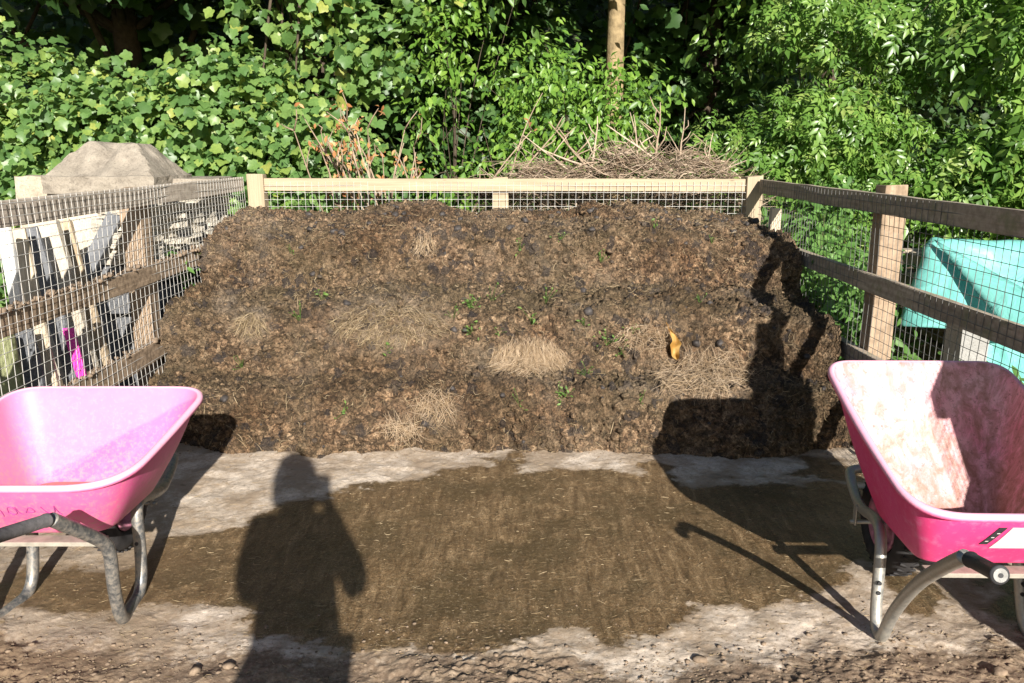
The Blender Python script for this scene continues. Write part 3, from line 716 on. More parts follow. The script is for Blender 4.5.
XL, XR, YB = -2.03, 1.87, 6.37
# back fence
fb = thing('rail_fence', 'pale sunlit timber fence across the back of the manure bay with wire mesh', 'fence', (0, YB, 0))
def loc(mb, o):  # move to local coordinates of an empty
    mb.v = [tuple(Vector(v)-o) for v in mb.v]; return mb
ob = Vector((0, YB, 0))
m = MB(); rail(m, (XL+.085, YB+.022, 1.298), (XR-.085, YB+.022, 1.292), .04, .095, 1, 16); loc(m, ob).build('rail', M_W_BACK, fb, bevel=.004)
m = MB(); rail(m, (XL+.085, YB+.022, .80), (XR-.085, YB+.022, .80), .04, .095, 2, 16); loc(m, ob).build('rail', M_W_BACK, fb, bevel=.004)
for i, (x, h) in enumerate(((XL+.075, 1.375), (-.09, 1.352), (XR-.02, 1.36))):
    m = MB(); post(m, x, YB+.0+(.105 if i == 1 else .03), .125, .12, h, i+3); loc(m, ob).build('post', M_W_BACKP, fb, bevel=.006)
V, Fc = wire_grid((XL+.08, YB-.008), (XR-.08, YB-.008), .02, 1.32, seed=1); mesh_np('wire_mesh', V-np.array(ob), Fc, M_WIRE, fb)
# right fence
ye = .3; yr = 1.33
fr = thing('rail_fence', 'dark weathered timber fence on the right with its inner face in shade', 'fence', (XR, 4.06, 0)); o_ = Vector((XR, 4.06, 0))
for z, h, s_ in ((1.283, .10, 11), (.868, .095, 12), (.45, .095, 13)):
    m = MB(); rail(m, (XR+.024, YB-.06, z+.006), (XR+.024, yr, z), .042, h, s_, 20); loc(m, o_).build('rail', M_W_SIDE, fr, bevel=.004)
for i, (y, h) in enumerate(((4.35, 1.375), (2.30, 1.52))):
    m = MB(); post(m, XR+.112, y, .125, .125, h, i+20); loc(m, o_).build('post', M_W_POST, fr, bevel=.006)
m = MB()
for k in range(9): m.box((XR+.056, 1.405+k*.098, .70), (.018, .094, 1.32), None, 1, .002)
loc(m, o_).build('board_panel', M_W_POST, fr, bevel=.002)
m = MB(); post(m, XR-.03, 5.78, .07, .06, 1.16, 44); loc(m, o_).build('stake', M_W_SAWN, fr, bevel=.004)
V, Fc = wire_grid((XR-.004, yr), (XR-.004, YB-.07), .02, 1.33, seed=3); mesh_np('wire_mesh', V-np.array(o_), Fc, M_WIRE_D, fr)
# left fence
fl = thing('rail_fence', 'sunlit grey timber fence on the left with wire mesh over muddy rails', 'fence', (XL, 4.2, 0)); o_ = Vector((XL, 4.2, 0))
for z, h, s_, mt in ((1.30, .105, 31, M_W_LEFT), (.868, .10, 32, M_W_DIRTY), (.43, .11, 33, M_W_DIRTY)):
    m = MB(); rail(m, (XL-.024, ye, z), (XL-.024, YB-.06, z+.004), .042, h, s_, 20); loc(m, o_).build('rail', mt, fl, bevel=.004)
for i, (y, h) in enumerate(((4.70, 1.345), (2.6, 1.345), (.5, 1.345))):
    m = MB(); post(m, XL-.11, y, .12, .12, h, i+50); loc(m, o_).build('post', M_W_POST, fl, bevel=.006)
V, Fc = wire_grid((XL+.004, YB-.07), (XL+.004, ye), .02, 1.36, seed=5); mesh_np('wire_mesh', V-np.array(o_), Fc, M_WIRE, fl)
# debris caught on the left mid rail
g = np.random.default_rng(91); n = 900
q = np.stack([XL-.02+g.normal(size=n)*.012, g.uniform(2.6, 6.0, n), np.where(g.random(n) < .6, .922, .49)+np.abs(g.normal(size=n))*.008], -1)
V1, F1, r1 = lumps(q[:320], .006+.016*g.random(320)**2, 12)
tag(mesh_np('rail_debris', V1, F1, M_CRUMB, None, True), 'crumbled manure lying along the rails of the left fence', 'debris', kind='stuff')

# ------------------------------------------------------------------ wheelbarrows
def roundrect(hn, hf, y0, y1, rn, rf, nc=10, ne=8):
    """closed outline, anticlockwise, near edge hn half width at y0, far edge hf at y1"""
    cs = [((-hn, y0), rn), ((hn, y0), rn), ((hf, y1), rf), ((-hf, y1), rf)]; out = []
    for i in range(4):
        (c, r), p, q = cs[i], cs[i-1][0], cs[(i+1) % 4][0]
        c, p, q = Vector(c), Vector(p), Vector(q); a = (p-c).normalized(); b = (q-c).normalized()
        s0, s1 = c+a*r, c+b*r
        for k in range(nc+1):
            t = k/nc; out.append(s0*(1-t)**2+c*2*t*(1-t)+s1*t*t)
        nx_, nr = cs[(i+1) % 4]; e = Vector(nx_)+(c-Vector(nx_)).normalized()*nr
        for k in range(1, ne): out.append(s1.lerp(e, k/ne))
    return out
def barrow(name, label, loc_, p, mats, rz=0):
    root = thing(name, label, 'wheelbarrow', loc_, rz=rz)
    rim = roundrect(*p['rim']); flo = roundrect(*p['floor'])
    n = len(rim); zf, zn, zr = p['z']; y0, y1 = p['rim'][2], p['rim'][3]
    def rz_(y): return zn+(zr-zn)*max(0, min(1.05, (y-y0)/(y1-y0)))**p.get('pw', 1.25)
    rim3 = [Vector((v.x, v.y, rz_(v.y))) for v in rim]; flo3 = [Vector((v.x, v.y, zf)) for v in flo]
    fc = Vector((0, (p['floor'][2]+p['floor'][3])/2, zf))
    rc = Vector((0, (y0+y1)/2, 0))
    rings = []; ins = []; low = []
    def add(ring, i_, l_): rings.append(ring); ins.append(i_); low.append(l_)
    for k in (.02, .3, .6, .85, .95): add([fc.lerp(v, k) for v in flo3], 1, 1)
    T = [0.015, .06, .14, .24, .35, .46, .57, .68, .79, .9, .97, 1.0]
    def wall(off, t):
        out = []
        for a, b in zip(flo3, rim3):
            v = a.lerp(b, t); bul = .014*math.sin(t*math.pi); o = Vector((v.x-rc.x, v.y-rc.y, 0)).normalized(); out.append(v+o*(bul+off))
        return out
    for t in T: add(wall(0, t), 1, 1-t)
    lip = p.get('lip', .024)
    def offr(off, dz): return [v+Vector((v.x-rc.x, v.y-rc.y, 0)).normalized()*off+Vector((0, 0, dz)) for v in rim3]
    add(offr(.005, .005), .3, 0); add(offr(.012, .007), 0, 0); add(offr(lip*.8, .005), 0, 0); add(offr(lip, -.002), 0, 0); add(offr(lip, -.014), 0, 0); add(offr(lip-.004, -.015), 0, 0); add(offr(.008, -.006), 0, 0)
    for t in reversed(T[:-1]): add(wall(.005, t), 0, 1-t)
    for k in (.95, .85, .5, .02): add([fc.lerp(v, k)-Vector((0, 0, .005)) for v in flo3], 0, 1)
    V = [tuple(v) for r in rings for v in r]; Fc = []
    for i in range(len(rings)-1):
        for k in range(n): k2 = (k+1) % n; Fc.append((i*n+k, i*n+k2, (i+1)*n+k2, (i+1)*n+k))
    Fc += [tuple(range(n-1, -1, -1)), tuple((len(rings)-1)*n+k for k in range(n))]
    Va = np.array(V); edge = np.repeat([1.0 if 17 <= i <= 20 else 0.0 for i in range(len(rings))], n)
    dust = np.clip((Va[:, 2]-(.385+.5*(Va[:, 0]+.17))+.02*fbm(Va*6, 3, 5))/.03, 0, 1)*np.repeat(ins, n) if p.get('dust') else np.zeros(len(Va))  # marks the paler inner wall above a slanting line
    att = {'inside': np.repeat(ins, n), 'low': np.repeat(low, n), 'edge': edge, 'dust': dust}
    tray = mesh_np('tray', np.array(V), Fc, mats['tray'], root, True, att)
    # frame tubes, one per side, from handle to foot to nose
    for s_ in (-1, 1):
        path = chaikin([(s_*x, y, z) for x, y, z in p['tube']], 3)
        MB().tube(path, p.get('tr', .0165), 14).build('frame_tube', mats['frame'], root, True)
        g0, g1 = Vector(p['grip'][0]), Vector(p['grip'][1]); g0.x *= s_; g1.x *= s_; d = (g1-g0).normalized(); L = (g1-g0).length
        pts = [g0+d*L*t for t in (0, .03, .05, .5, .9, .94, .97, 1)]; rr = [.0195, .0205, .0185, .0185, .0185, .0225, .0225, .0205]
        gp = MB().tube(pts, rr, 18)
        gp.build('handle_grip', mats['grip'], root, True)
        e = MB().tube([g1-d*.001, g1+d*.0015], .016, 18); ho = MB().tube([g1+d*.001, g1+d*.003], .0055, 12)
        if mats.get('cap'): e.build('grip_cap', mats['cap'], root); ho.build('grip_hole', M_BLACK, root)
    nose = [(x, y, z) for x, y, z in p['nose']]
    MB().tube(chaikin(nose, 3), p.get('tr', .0165)*.95, 12).build('nose_bar', mats['frame'], root, True)
    y_ = p['floor'][2]-.045; w_ = p['bar']
    m = MB(); m.box((0, y_+.02, zf-.012), (w_, .05, .005)); m.box((0, y_-.004, zf-.017), (w_, .005, .014)); m.build('cross_bar', mats['bar'], root, bevel=.0015)
    for yb in (p['floor'][3]-.04,):
        MB().box((0, yb, zf-.014), (w_*.92, .04, .012)).build('cross_bar', mats['frame'], root, bevel=.003)
    for s_ in (-1, 1):
        bx, by, bz = p['bolt']
        for dz in (0, .035): MB().lathe([(-.004, .0001), (-.004, .007), (.004, .007), (.004, .0001)], (s_*bx-.004, by-.014, bz+dz), 'Y', 10, False).build('bolt', M_BLACK, root)
    # wheel
    wx, wy, wr = p['wheel']; wt = Vector((wx, wy, wr))
    wh = thing('wheel', None, None, wt); wh.parent = root
    pr = [(.048*math.cos(a), wr-.045+.045*math.sin(a)) for a in np.linspace(0, 2*math.pi, 18, endpoint=False)]
    ty = MB().lathe(pr, (0, 0, 0), 'X', 40)
    for k in range(34):
        a = 2*math.pi*k/34
        for s2 in (-1, 1):
            rt_ = Matrix.Rotation(a, 3, 'X') @ Matrix.Rotation(s2*.5, 3, 'Z'); c = Matrix.Rotation(a, 3, 'X') @ Vector((s2*.020, 0, wr-.003)); ty.box(c, (.03, .010, .006), rt_)
    ty.build('tyre', M_TYRE, wh, True)
    m = MB().lathe([(-.04, wr-.088), (-.034, wr-.082), (-.012, wr-.10), (.012, wr-.10), (.034, wr-.082), (.04, wr-.088), (.03, wr-.105), (.008, wr-.115), (-.008, wr-.115), (-.03, wr-.105)], (0, 0, 0), 'X', 36)
    m.lathe([(-.05, .001), (-.05, .026), (.05, .026), (.05, .001)], (0, 0, 0), 'X', 20, False)
    m.lathe([(-.006, .02), (-.006, wr-.10), (.006, wr-.10), (.006, .02)], (0, 0, 0), 'X', 36)
    m.build('rim', mats['rim'], wh, True)
    MB().tube([(-.15, 0, 0), (.15, 0, 0)], .008, 10).build('axle', mats['frame'], wh, True)
    for s_ in (-1, 1):
        MB().box((wx+s_*.135, wy, wr+.03), (.005, .025, .08)).build('axle_bracket', mats['frame'], root, bevel=.001)
    return root, tray
right_p = dict(tr=.019, rim=(.305, .31, -.285, .47, .15, .09), floor=(.215, .2, -.15, .20, .06, .05), z=(.335, .555, .795), pw=1.12, lip=.026,
    tube=[(.345, -.60, .588), (.328, -.49, .505), (.295, -.30, .35), (.262, -.105, .13), (.250, -.035, -.012), (.244, .03, .012), (.236, .06, .12), (.222, .095, .29), (.2, .2, .315), (.155, .43, .24), (.135, .56, .262), (.12, .64, .29)],
    grip=[(.352, -.635, .600), (.357, -.765, .630)], nose=[(-.12, .635, .289), (-.11, .68, .30), (0, .69, .303), (.11, .68, .30), (.12, .635, .289)], bar=.42, bolt=(.236, .0555, .12), wheel=(-.045, .42, .195))
rb, rtray = barrow('wheelbarrow', 'muddy pink wheelbarrow with raised nose beside the right fence', (1.452, 2.41, .004), right_p,
    dict(tray=M_PINK_R, frame=M_GALV, grip=M_GRIP, bar=M_CREAM, rim=M_RIM, cap=M_CONC), rz=R(-1.0))
left_p = dict(tr=.0205, dust=1, rim=(.325, .365, -.185, .49, .18, .12), floor=(.215, .22, -.06, .33, .07, .08), z=(.335, .55, .66), pw=1.1, lip=.024,
    tube=[(.238, -.385, .535), (.268, -.205, .385), (.276, -.165, .335), (.25, -.125, .17), (.222, -.045, -.008), (.205, .05, -.004), (.198, .16, -.004), (.194, .195, .14), (.19, .2, .30), (.18, .26, .315), (.155, .49, .24), (.135, .62, .262), (.12, .70, .28)],
    grip=[(.236, -.40, .54), (.222, -.64, .60)], nose=[(-.12, .695, .279), (-.11, .74, .29), (0, .75, .293), (.11, .74, .29), (.12, .695, .279)], bar=.44, bolt=(.195, .19, .14), wheel=(-.02, .49, .19))
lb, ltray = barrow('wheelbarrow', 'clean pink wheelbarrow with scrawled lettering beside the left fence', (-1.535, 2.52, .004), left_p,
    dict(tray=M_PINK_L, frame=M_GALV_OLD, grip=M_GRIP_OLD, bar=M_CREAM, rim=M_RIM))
# scrawl on the rear wall of the left tray, sticker on the right one: laid on the sloping rear wall
def rear_point(p, u, v, off=.0075):
    """u across (m), v 0 at floor .. 1 at rim, on the outside of the rear wall (barrow coordinates)"""
    yf, yr = p['floor'][2], p['rim'][2]; zf, zn, _ = p['z']
    y = yf+(yr-yf)*v-.014*math.sin(v*math.pi)-off; return Vector((u, y, zf+(zn-zf)*v))
ink = MB()
def stroke(pts, p=left_p): ink.tube(chaikin([rear_point(p, u-.115, v, .006) for u, v in pts], 2), .0016, 5)
for pts in ([(.022, .42), (.018, .6), (.03, .66), (.05, .64), (.056, .48), (.052, .42)],
            [(.075, .5), (.08, .62), (.1, .62), (.105, .5), (.09, .45), (.076, .5)], [(.105, .62), (.11, .48), (.118, .47)],
            [(.13, .5), (.15, .64), (.165, .5), (.13, .52)], [(.185, .62), (.2, .46), (.222, .5), (.228, .64)], [(.228, .64), (.232, .5), (.24, .47)],
            [(-.02, .66), (-.02, .44), (.0, .44)], [(-.06, .46), (-.05, .66), (-.035, .46)], [(-.08, .46), (-.08, .66), (-.065, .6), (-.08, .55), (-.062, .46)]): stroke(pts)
ink.build('scrawl', M_INK, lb)
def quad_on(p, us, vs, name, mat, par, off, bend=6):
    V, Fc = [], []
    for j in range(bend+1):
        for i in range(bend+1):
            a, b = i/bend, j/bend
            u = (us[0]*(1-a)+us[1]*a)*(1-b)+(us[3]*(1-a)+us[2]*a)*b; v = (vs[0]*(1-a)+vs[1]*a)*(1-b)+(vs[3]*(1-a)+vs[2]*a)*b
            V.append(tuple(rear_point(p, u, v, off)))
    for j in range(bend):
        for i in range(bend): q = j*(bend+1)+i; Fc.append((q, q+1, q+bend+2, q+bend+1))
    o = mesh_np(name, np.array(V), Fc, mat, par); md = o.modifiers.new('Solidify', 'SOLIDIFY'); md.thickness = .0008; md.offset = 0; return o
st = quad_on(right_p, (-.06, .2, .2, -.03), (.38, .38, .78, .78), 'sticker', M_LABEL, rb, .0065)
quad_on(right_p, (-.097, -.074, -.044, -.067), (.46, .46, .78, .78), 'badge', M_BLACK, rb, .0065)
bd = MB()
for k in range(3):
    u = -.084+.010*k; bd.add([rear_point(right_p, u+a, .52+.075*k+b, .0085) for a, b in ((-.003, 0), (.006, .0), (.007, .016), (-.002, .016))], [(0, 1, 2, 3)])
bd.build('badge_print', M_LABEL, rb)
# muddy water in the left tray, muck in the right one
def on(root, v): return Vector(root.location)+Matrix.Rotation(root.rotation_euler.z, 3, 'Z') @ Vector(v)
ring = roundrect(.212, .215, -.05, .325, .07, .08); V = [(v.x, v.y, 0) for v in ring]
t = NT('brown_water'); t.fin((.36, .16, .12), .12, .5); M_WATER = t.m
tag(mesh_np('muddy_water', np.array(V+[(x*.95, y, -.012) for x, y, _ in V]), [tuple(range(len(V)))]+[(i, i+len(V), (i+1) % len(V)+len(V), (i+1) % len(V)) for i in range(len(V))], M_WATER, None, loc=on(lb, (0, 0, .3495))), 'shallow brown puddle in the bottom of the left pink wheelbarrow', 'puddle', kind='stuff')
g = np.random.default_rng(4); n = 130
q = np.stack([g.normal(size=n)*.09, g.normal(size=n)*.06+.02, np.zeros(n)], -1); q[:, 0] = np.clip(q[:, 0], -.17, .17); q[:, 1] = np.clip(q[:, 1], -.12, .13); q[:, 2] = .338
V, Fc, r = lumps(q, .006+.02*g.random(n)**2, 15, .5); V = np.array([on(rb, v) for v in V])
tag(mesh_np('muck', V, Fc, M_CRUMB, None, True), 'dark muck left in the bottom of the right muddy wheelbarrow', 'muck', kind='stuff')

# ------------------------------------------------------------------ stones and timber outside the left fence
def slab(name, label, cat, top, bot, Yt, Yb, w, th, mat, group=None, yaw=0.0, jit=.004):
    a, b = at_y(*top, Yt), at_y(*bot, Yb); d = (a-b).normalized()
    k = b.z/d.z; foot = b-d*(k-.0); L = (a-foot).length
    x = Vector((math.cos(yaw), math.sin(yaw), 0)); x = (x-d*x.dot(d)).normalized(); y = d.cross(x)
    M = Matrix((x, y, d)).transposed(); mb = MB(); nseg = 6; g = random.Random(hash(label) % 9999 if False else len(label))
    base = 0
    for i in range(nseg+1):
        for (p, q) in ((-1, -1), (1, -1), (1, 1), (-1, 1)):
            j = lambda: g.uniform(-jit, jit)
            mb.v.append(tuple(M @ Vector((p*w/2+j(), q*th/2+j(), L*i/nseg+(j()*3 if i == nseg else 0)))))
    for i in range(nseg):
        for k2 in range(4): mb.f.append((i*4+k2, i*4+(k2+1) % 4, (i+1)*4+(k2+1) % 4, (i+1)*4+k2))
    mb.f += [(3, 2, 1, 0), tuple(nseg*4+k2 for k2 in range(4))]
    o = mb.build(name, mat, None, bevel=.004, loc=foot); return tag(o, label, cat, group)
M_WHITE = m_plain('white_painted_timber', (.7, .69, .66), .7, .3, .12, 20)
M_MAG = m_plain('magenta_plastic', (.62, .05, .36), .5, .4, .2, 20)
M_TAN = mk_stone('tan_stone', (.3, .23, .15), (.46, .37, .26))
M_OLIVE = m_plain('mossy_timber', (.2, .21, .11), .9, .1, .4, 20, 0, .5, .01)
GS = 'slabs and boards leaning outside the left fence'
slab('timber_board', 'white painted board leaning at the far left edge behind the mesh', 'board', (3, 224), (17, 300), 3.72, 3.78, .055, .03, M_WHITE, GS)
slab('timber_board', 'thin pinkish board leaning right of the white painted board', 'board', (18, 228), (36, 312), 3.95, 3.9, .07, .025, M_W_SAWN, GS)
slab('stone_slab', 'narrow blue grey slate leaning left of the broad cream slab', 'slab', (29, 228), (48, 290), 4.1, 4.08, .09, .025, M_DARKSTONE, GS)
slab('stone_slab', 'broad cream slab with square top leaning behind the mesh', 'slab', (44, 223), (60, 282), 4.3, 4.25, .15, .05, M_LIME, GS)
slab('timber_board', 'dull tan board between the two cream slabs', 'board', (62, 222), (78, 280), 4.5, 4.42, .1, .03, M_TAN, GS)
slab('stone_slab', 'widest cream slab standing behind the dark diagonal brace', 'slab', (88, 212), (92, 282), 5.0, 4.95, .40, .06, M_LIME, GS)
slab('timber_brace', 'dark diagonal brace crossing the widest cream slab', 'brace', (120, 206), (76, 292), 4.75, 4.62, .085, .04, M_DARKSTONE, GS)
slab('stone_slab', 'tan stone slab beside the left fence post', 'slab', (122, 215), (113, 275), 4.95, 4.9, .17, .05, M_TAN, GS)
slab('stone_slab', 'short blue slate standing low above the left wheelbarrow', 'slab', (25, 330), (38, 392), 3.75, 3.75, .08, .03, M_DARKSTONE, GS)
slab('plastic_board', 'narrow magenta board standing low behind the mesh', 'board', (68, 328), (79, 366), 3.99, 3.97, .05, .02, M_MAG, GS)
slab('stone_slab', 'short cream slab left of the magenta board', 'slab', (53, 320), (66, 356), 4.2, 4.15, .11, .04, M_LIME, GS)
slab('timber_board', 'mossy olive board low at the far left edge', 'board', (-2, 335), (10, 388), 3.62, 3.6, .13, .03, M_OLIVE, GS)
slab('stone_slab', 'short pale slab left of the short blue slate', 'slab', (13, 333), (24, 360), 3.9, 3.9, .11, .04, M_TAN, GS)
slab('stone_slab', 'dark slate standing right of the magenta board', 'slab', (92, 312), (96, 352), 4.6, 4.6, .14, .03, M_DARKSTONE, GS)
slab('stone_slab', 'small tan slab low beside the left fence post', 'slab', (121, 318), (117, 352), 4.85, 4.85, .15, .05, M_TAN, GS)
slab('stone_slab', 'thin white chip of slab between two dark slates', 'slab', (99, 322), (98, 352), 4.45, 4.42, .04, .03, M_WHITE, GS)
slab('stone_slab', 'dark slate behind the foot of the tan stone slab', 'slab', (109, 300), (108, 350), 4.95, 4.95, .12, .03, M_DARKSTONE, GS)
# perforated block
m = MB(); p = at_y(43, 348, 4.1)
for k in range(5): m.box((0, 0, .03+k*.085), (.075, .11, .05), None, 1, .002)
for s_ in (-1, 1): m.box((s_*.031, 0, .215), (.0125, .108, .40))
tag(m.build('perforated_block', M_TAN, None, bevel=.003, loc=(p.x-.02, p.y, 0)), 'upright pale perforated block left of the magenta board', 'block', GS)

def rough_block(name, label, cat, c, d, mat, group=None, rz=0, seed=0, amp=.012, cuts=9, shape=None):
    nx_ = cuts; V = []; idx = {}; Fc = []
    def vid(i, j, k):
        if (i, j, k) not in idx: idx[(i, j, k)] = len(V); V.append((i/nx_-.5, j/nx_-.5, k/nx_))
        return idx[(i, j, k)]
    for i in range(nx_):
        for j in range(nx_):
            for q in (0, nx_):
                f = [vid(i, j, q), vid(i+1, j, q), vid(i+1, j+1, q), vid(i, j+1, q)]; Fc.append(tuple(f if q else f[::-1]))
                f = [vid(i, q, j), vid(i+1, q, j), vid(i+1, q, j+1), vid(i, q, j+1)]; Fc.append(tuple(f[::-1] if q else f))
                f = [vid(q, i, j), vid(q, i+1, j), vid(q, i+1, j+1), vid(q, i, j+1)]; Fc.append(tuple(f if q else f[::-1]))
    V = np.array(V, float)
    if shape is not None: V = shape(V)
    V = V*np.array(d); V = V+amp*np.stack([fbm(V*9+seed*7.1+k*13, 4, seed+k) for k in range(3)], -1)*np.array([1, 1, .7])
    V[:, 2] = np.where(V[:, 2] < .01, 0, V[:, 2])
    o = mesh_np(name, V, Fc, mat, None, False, loc=c); o.rotation_euler = (0, 0, rz); return tag(o, label, cat, group)
def cap_shape(V):
    V = V.copy(); z = V[:, 2].copy(); ax, ay = np.abs(V[:, 0]), np.abs(V[:, 1])
    h = np.minimum(np.minimum((.5-ax)/.25, (.5-ay)/.38), 1.0); h = np.minimum(h, 1.03-.16*(V[:, 0]+.5))
    nt_ = np.clip(1-np.abs(V[:, 0]+.02)/.12, 0, 1)*np.clip((.15-V[:, 1])/.3, 0, 1); h = h-.42*nt_*h
    V[:, 2] = np.where(z > .999, .34+.66*np.clip(h, 0, 1), z*.34)
    k = np.where(z > .999, .94, 1); V[:, 0] *= k; V[:, 1] *= k
    return V
P1 = 'stone blocks of the pier outside the left fence'
px0, py0 = -2.80, 5.85
for i, (z0, h, wx_, lab) in enumerate(((.0, .42, .70, 'big bottom block of the stone pier low behind the leaning slabs'), (.42, .44, .67, 'middle block of the stone pier behind the leaning slabs'), (.86, .42, .66, 'pale block under the pointed capstone at the pier top'))):
    rough_block('stone_block', lab, 'stone block', (px0+.06, py0, z0), (wx_, .55, h-.012), M_LIME3, P1, .03*i-.03, 60+i, .010)
rough_block('stone_block', 'square pale block left of the capstone on the pier', 'stone block', (-3.24, 5.85, .86), (.27, .42, .52), M_LIME3, P1, .05, 71, .008)
rough_block('stone_block', 'lower block under the square pale block at the far left', 'stone block', (-3.27, 5.85, 0), (.30, .5, .85), M_LIME2, P1, .0, 72, .01)
rough_block('capstone', 'weathered pointed capstone with a cut notch on the stone pier', 'capstone', (px0+.06, py0, 1.27), (.76, .62, .345), M_LIME2, None, -.04, 75, .013, 26, cap_shape)
rough_block('stone_slab', 'flat weathered slab right of the capstone above the stacked slates', 'slab', (-2.30, 6.05, 1.275), (.46, .45, .085), M_LIME2, GS, .1, 76, .012)
rough_block('stone_block', 'block under the flat weathered slab behind the stacked slates', 'stone block', (-2.50, 6.12, 0), (.34, .30, 1.27), M_LIME2, P1, .0, 77, .01)
# low wall of rubble carrying the stacked slates
m = MB(); g = random.Random(5)
for r_ in range(6):
    y = 4.72+g.uniform(0, .1)
    while y < 6.28:
        L = g.uniform(.14, .3); L = min(L, 6.3-y)
        m.box((-2.29+g.uniform(-.01, .01), y+L/2, .075+r_*.15), (.29+g.uniform(-.03, .02), L-.012, .14), None, 1, .014); y += L
tag(m.build('rubble_wall', M_DARKSTONE, None, bevel=.01), 'low dark rubble wall carrying the stacked stone slates', 'wall')
g = random.Random(12); proto = None; q = 0
GSL = 'stone slates stacked outside the left fence'
for c in range(5):
    z = .905
    for k in range(10 if c < 4 else 11):
        th = g.uniform(.022, .034)
        V = []; n_ = 14
        L, W = g.uniform(.27, .35), g.uniform(.22, .29)
        for zz in (0, 1):
            for a in range(n_):
                an = 2*math.pi*a/n_; sq = 1/max(abs(math.cos(an)), abs(math.sin(an)), .72)
                V.append((W/2*math.cos(an)*sq*g.uniform(.9, 1.03), L/2*math.sin(an)*sq*g.uniform(.9, 1.03), zz*th+g.uniform(-.002, .002)))
        Fc = [tuple(range(n_-1, -1, -1)), tuple(range(n_, 2*n_))]+[(a, (a+1) % n_, (a+1) % n_+n_, a+n_) for a in range(n_)]
        o = mesh_np('stone_slate', np.array(V), Fc, M_SLATE, None, loc=(-2.27+g.uniform(-.025, .03), 4.88+c*.31+g.uniform(-.03, .03), z)); o.rotation_euler = (g.uniform(-.03, .03), g.uniform(-.03, .03), -.5+g.uniform(-.2, .2))
        tag(o, 'thin irregular stone slate lying in the stacks behind the left mesh', 'slate', GSL); z += th+.004

# ------------------------------------------------------------------ turquoise tarpaulin outside the right fence
def mk_tarp():
    t = NT('turquoise_tarpaulin'); v = t.coord(); n = t.noise(v, 4, 5, .6); w = t.n('TexBrick', Vector=t.coord((260, 260, 260)), Scale=1.0)
    c = t.ramp(n, [(.3, (.15, .46, .41)), (.7, (.21, .56, .50))]); c = t.mix(t.ramp(t.noise(v, 14, 5, .7), [(.55, 0.0), (.75, .35)]), c, (.2, .5, .45))
    cr = t.noise(t.coord((4, 4, 4)), 1.0, 4, .5, 1.2)
    t.bump(cr, .6, .05); t.fin(c, .45, .4)
    tr = t.n('BsdfTranslucent', Color=(.04, .35, .33, 1)); mx = t.n('MixShader'); mx.inputs[0].default_value = .2
    t.t.links.new(t.b.outputs[0], mx.inputs[1]); t.t.links.new(tr.outputs[0], mx.inputs[2]); t.t.links.new(mx.outputs[0], t.out.inputs[0]); return t.m
M_TARP = mk_tarp()
to = Vector((3.0, 4.9, 0))
tarp = thing('tarpaulin', 'turquoise tarpaulin draped over a stack behind the right fence', 'tarpaulin', to)
# plan outline walked from back left, along the left side, round the front to the far right
top = [(3.1, 6.1, .93), (2.76, 5.4, .96), (2.46, 4.90, 1.05), (2.54, 4.86, 1.08), (2.95, 4.84, 1.07), (3.5, 4.86, 1.05), (4.2, 4.95, 1.02), (4.9, 5.3, .96)]
bot = [(3.0, 6.1, .55), (2.64, 5.35, .50), (2.27, 4.66, .52), (2.45, 4.44, .56), (2.62, 4.32, .33), (3.2, 4.2, .26), (4.2, 4.25, .25), (5.0, 4.8, .3)]
nu, nv = 160, 44
def rs(pts):
    P = np.array(pts); L = np.concatenate([[0], np.cumsum(np.linalg.norm(np.diff(P, axis=0), axis=1))]); L /= L[-1]
    return P, L
Pt, Lt = rs(top); Pb, _ = rs(bot); uu = np.linspace(0, 1, nu)
sm = lambda P, k: np.convolve(np.pad(np.interp(uu, Lt, P[:, k]), 2, 'edge'), [.1, .2, .4, .2, .1], 'valid')
T_ = np.stack([sm(Pt, k) for k in range(3)], -1); B_ = np.stack([sm(Pb, k) for k in range(3)], -1)
vv = np.linspace(0, 1, nv); G = []
ctr = np.array([3.9, 5.7, .70])
for k in range(16): G.append(ctr*(1-k/16)+T_*(k/16))                # the top
for v_ in vv: G.append(T_*(1-v_)+B_*v_)                              # the hanging sides
G = np.array(G)
for _ in range(9): G[1:-1] = G[1:-1]*.5+.25*(G[:-2]+G[2:])
for _ in range(3): G[:, 1:-1] = G[:, 1:-1]*.5+.25*(G[:, :-2]+G[:, 2:])
fl_ = G.reshape(-1, 3)
hang = np.repeat(np.concatenate([np.zeros(16), vv]), nu); ua = np.tile(uu, 16+nv)
fold = .04*np.sin(ua*62+1.5*np.sin(ua*17))*hang**1.3+.035*fbm(fl_*2.6, 4, 81)+.03*(.4-np.abs(fbm(fl_*np.array([3.5, 3.5, 2.2]), 4, 84)))+.008*fbm(fl_*9, 3, 82)
dirv = norm(fl_-np.array([3.6, 5.6, 0])); dirv[:, 2] = 0; dirv = norm(dirv)
fl_ = fl_+dirv*fold[:, None]; fl_[:, 2] += .02*fbm(fl_*2.0, 3, 83)*(1-hang)+.06*hang*np.sin(ua*23)*.6
sh = mesh_np('sheet', fl_-np.array(to), grid_faces(nu, 16+nv), M_TARP, tarp, True); md = sh.modifiers.new('Solidify', 'SOLIDIFY'); md.thickness = .004
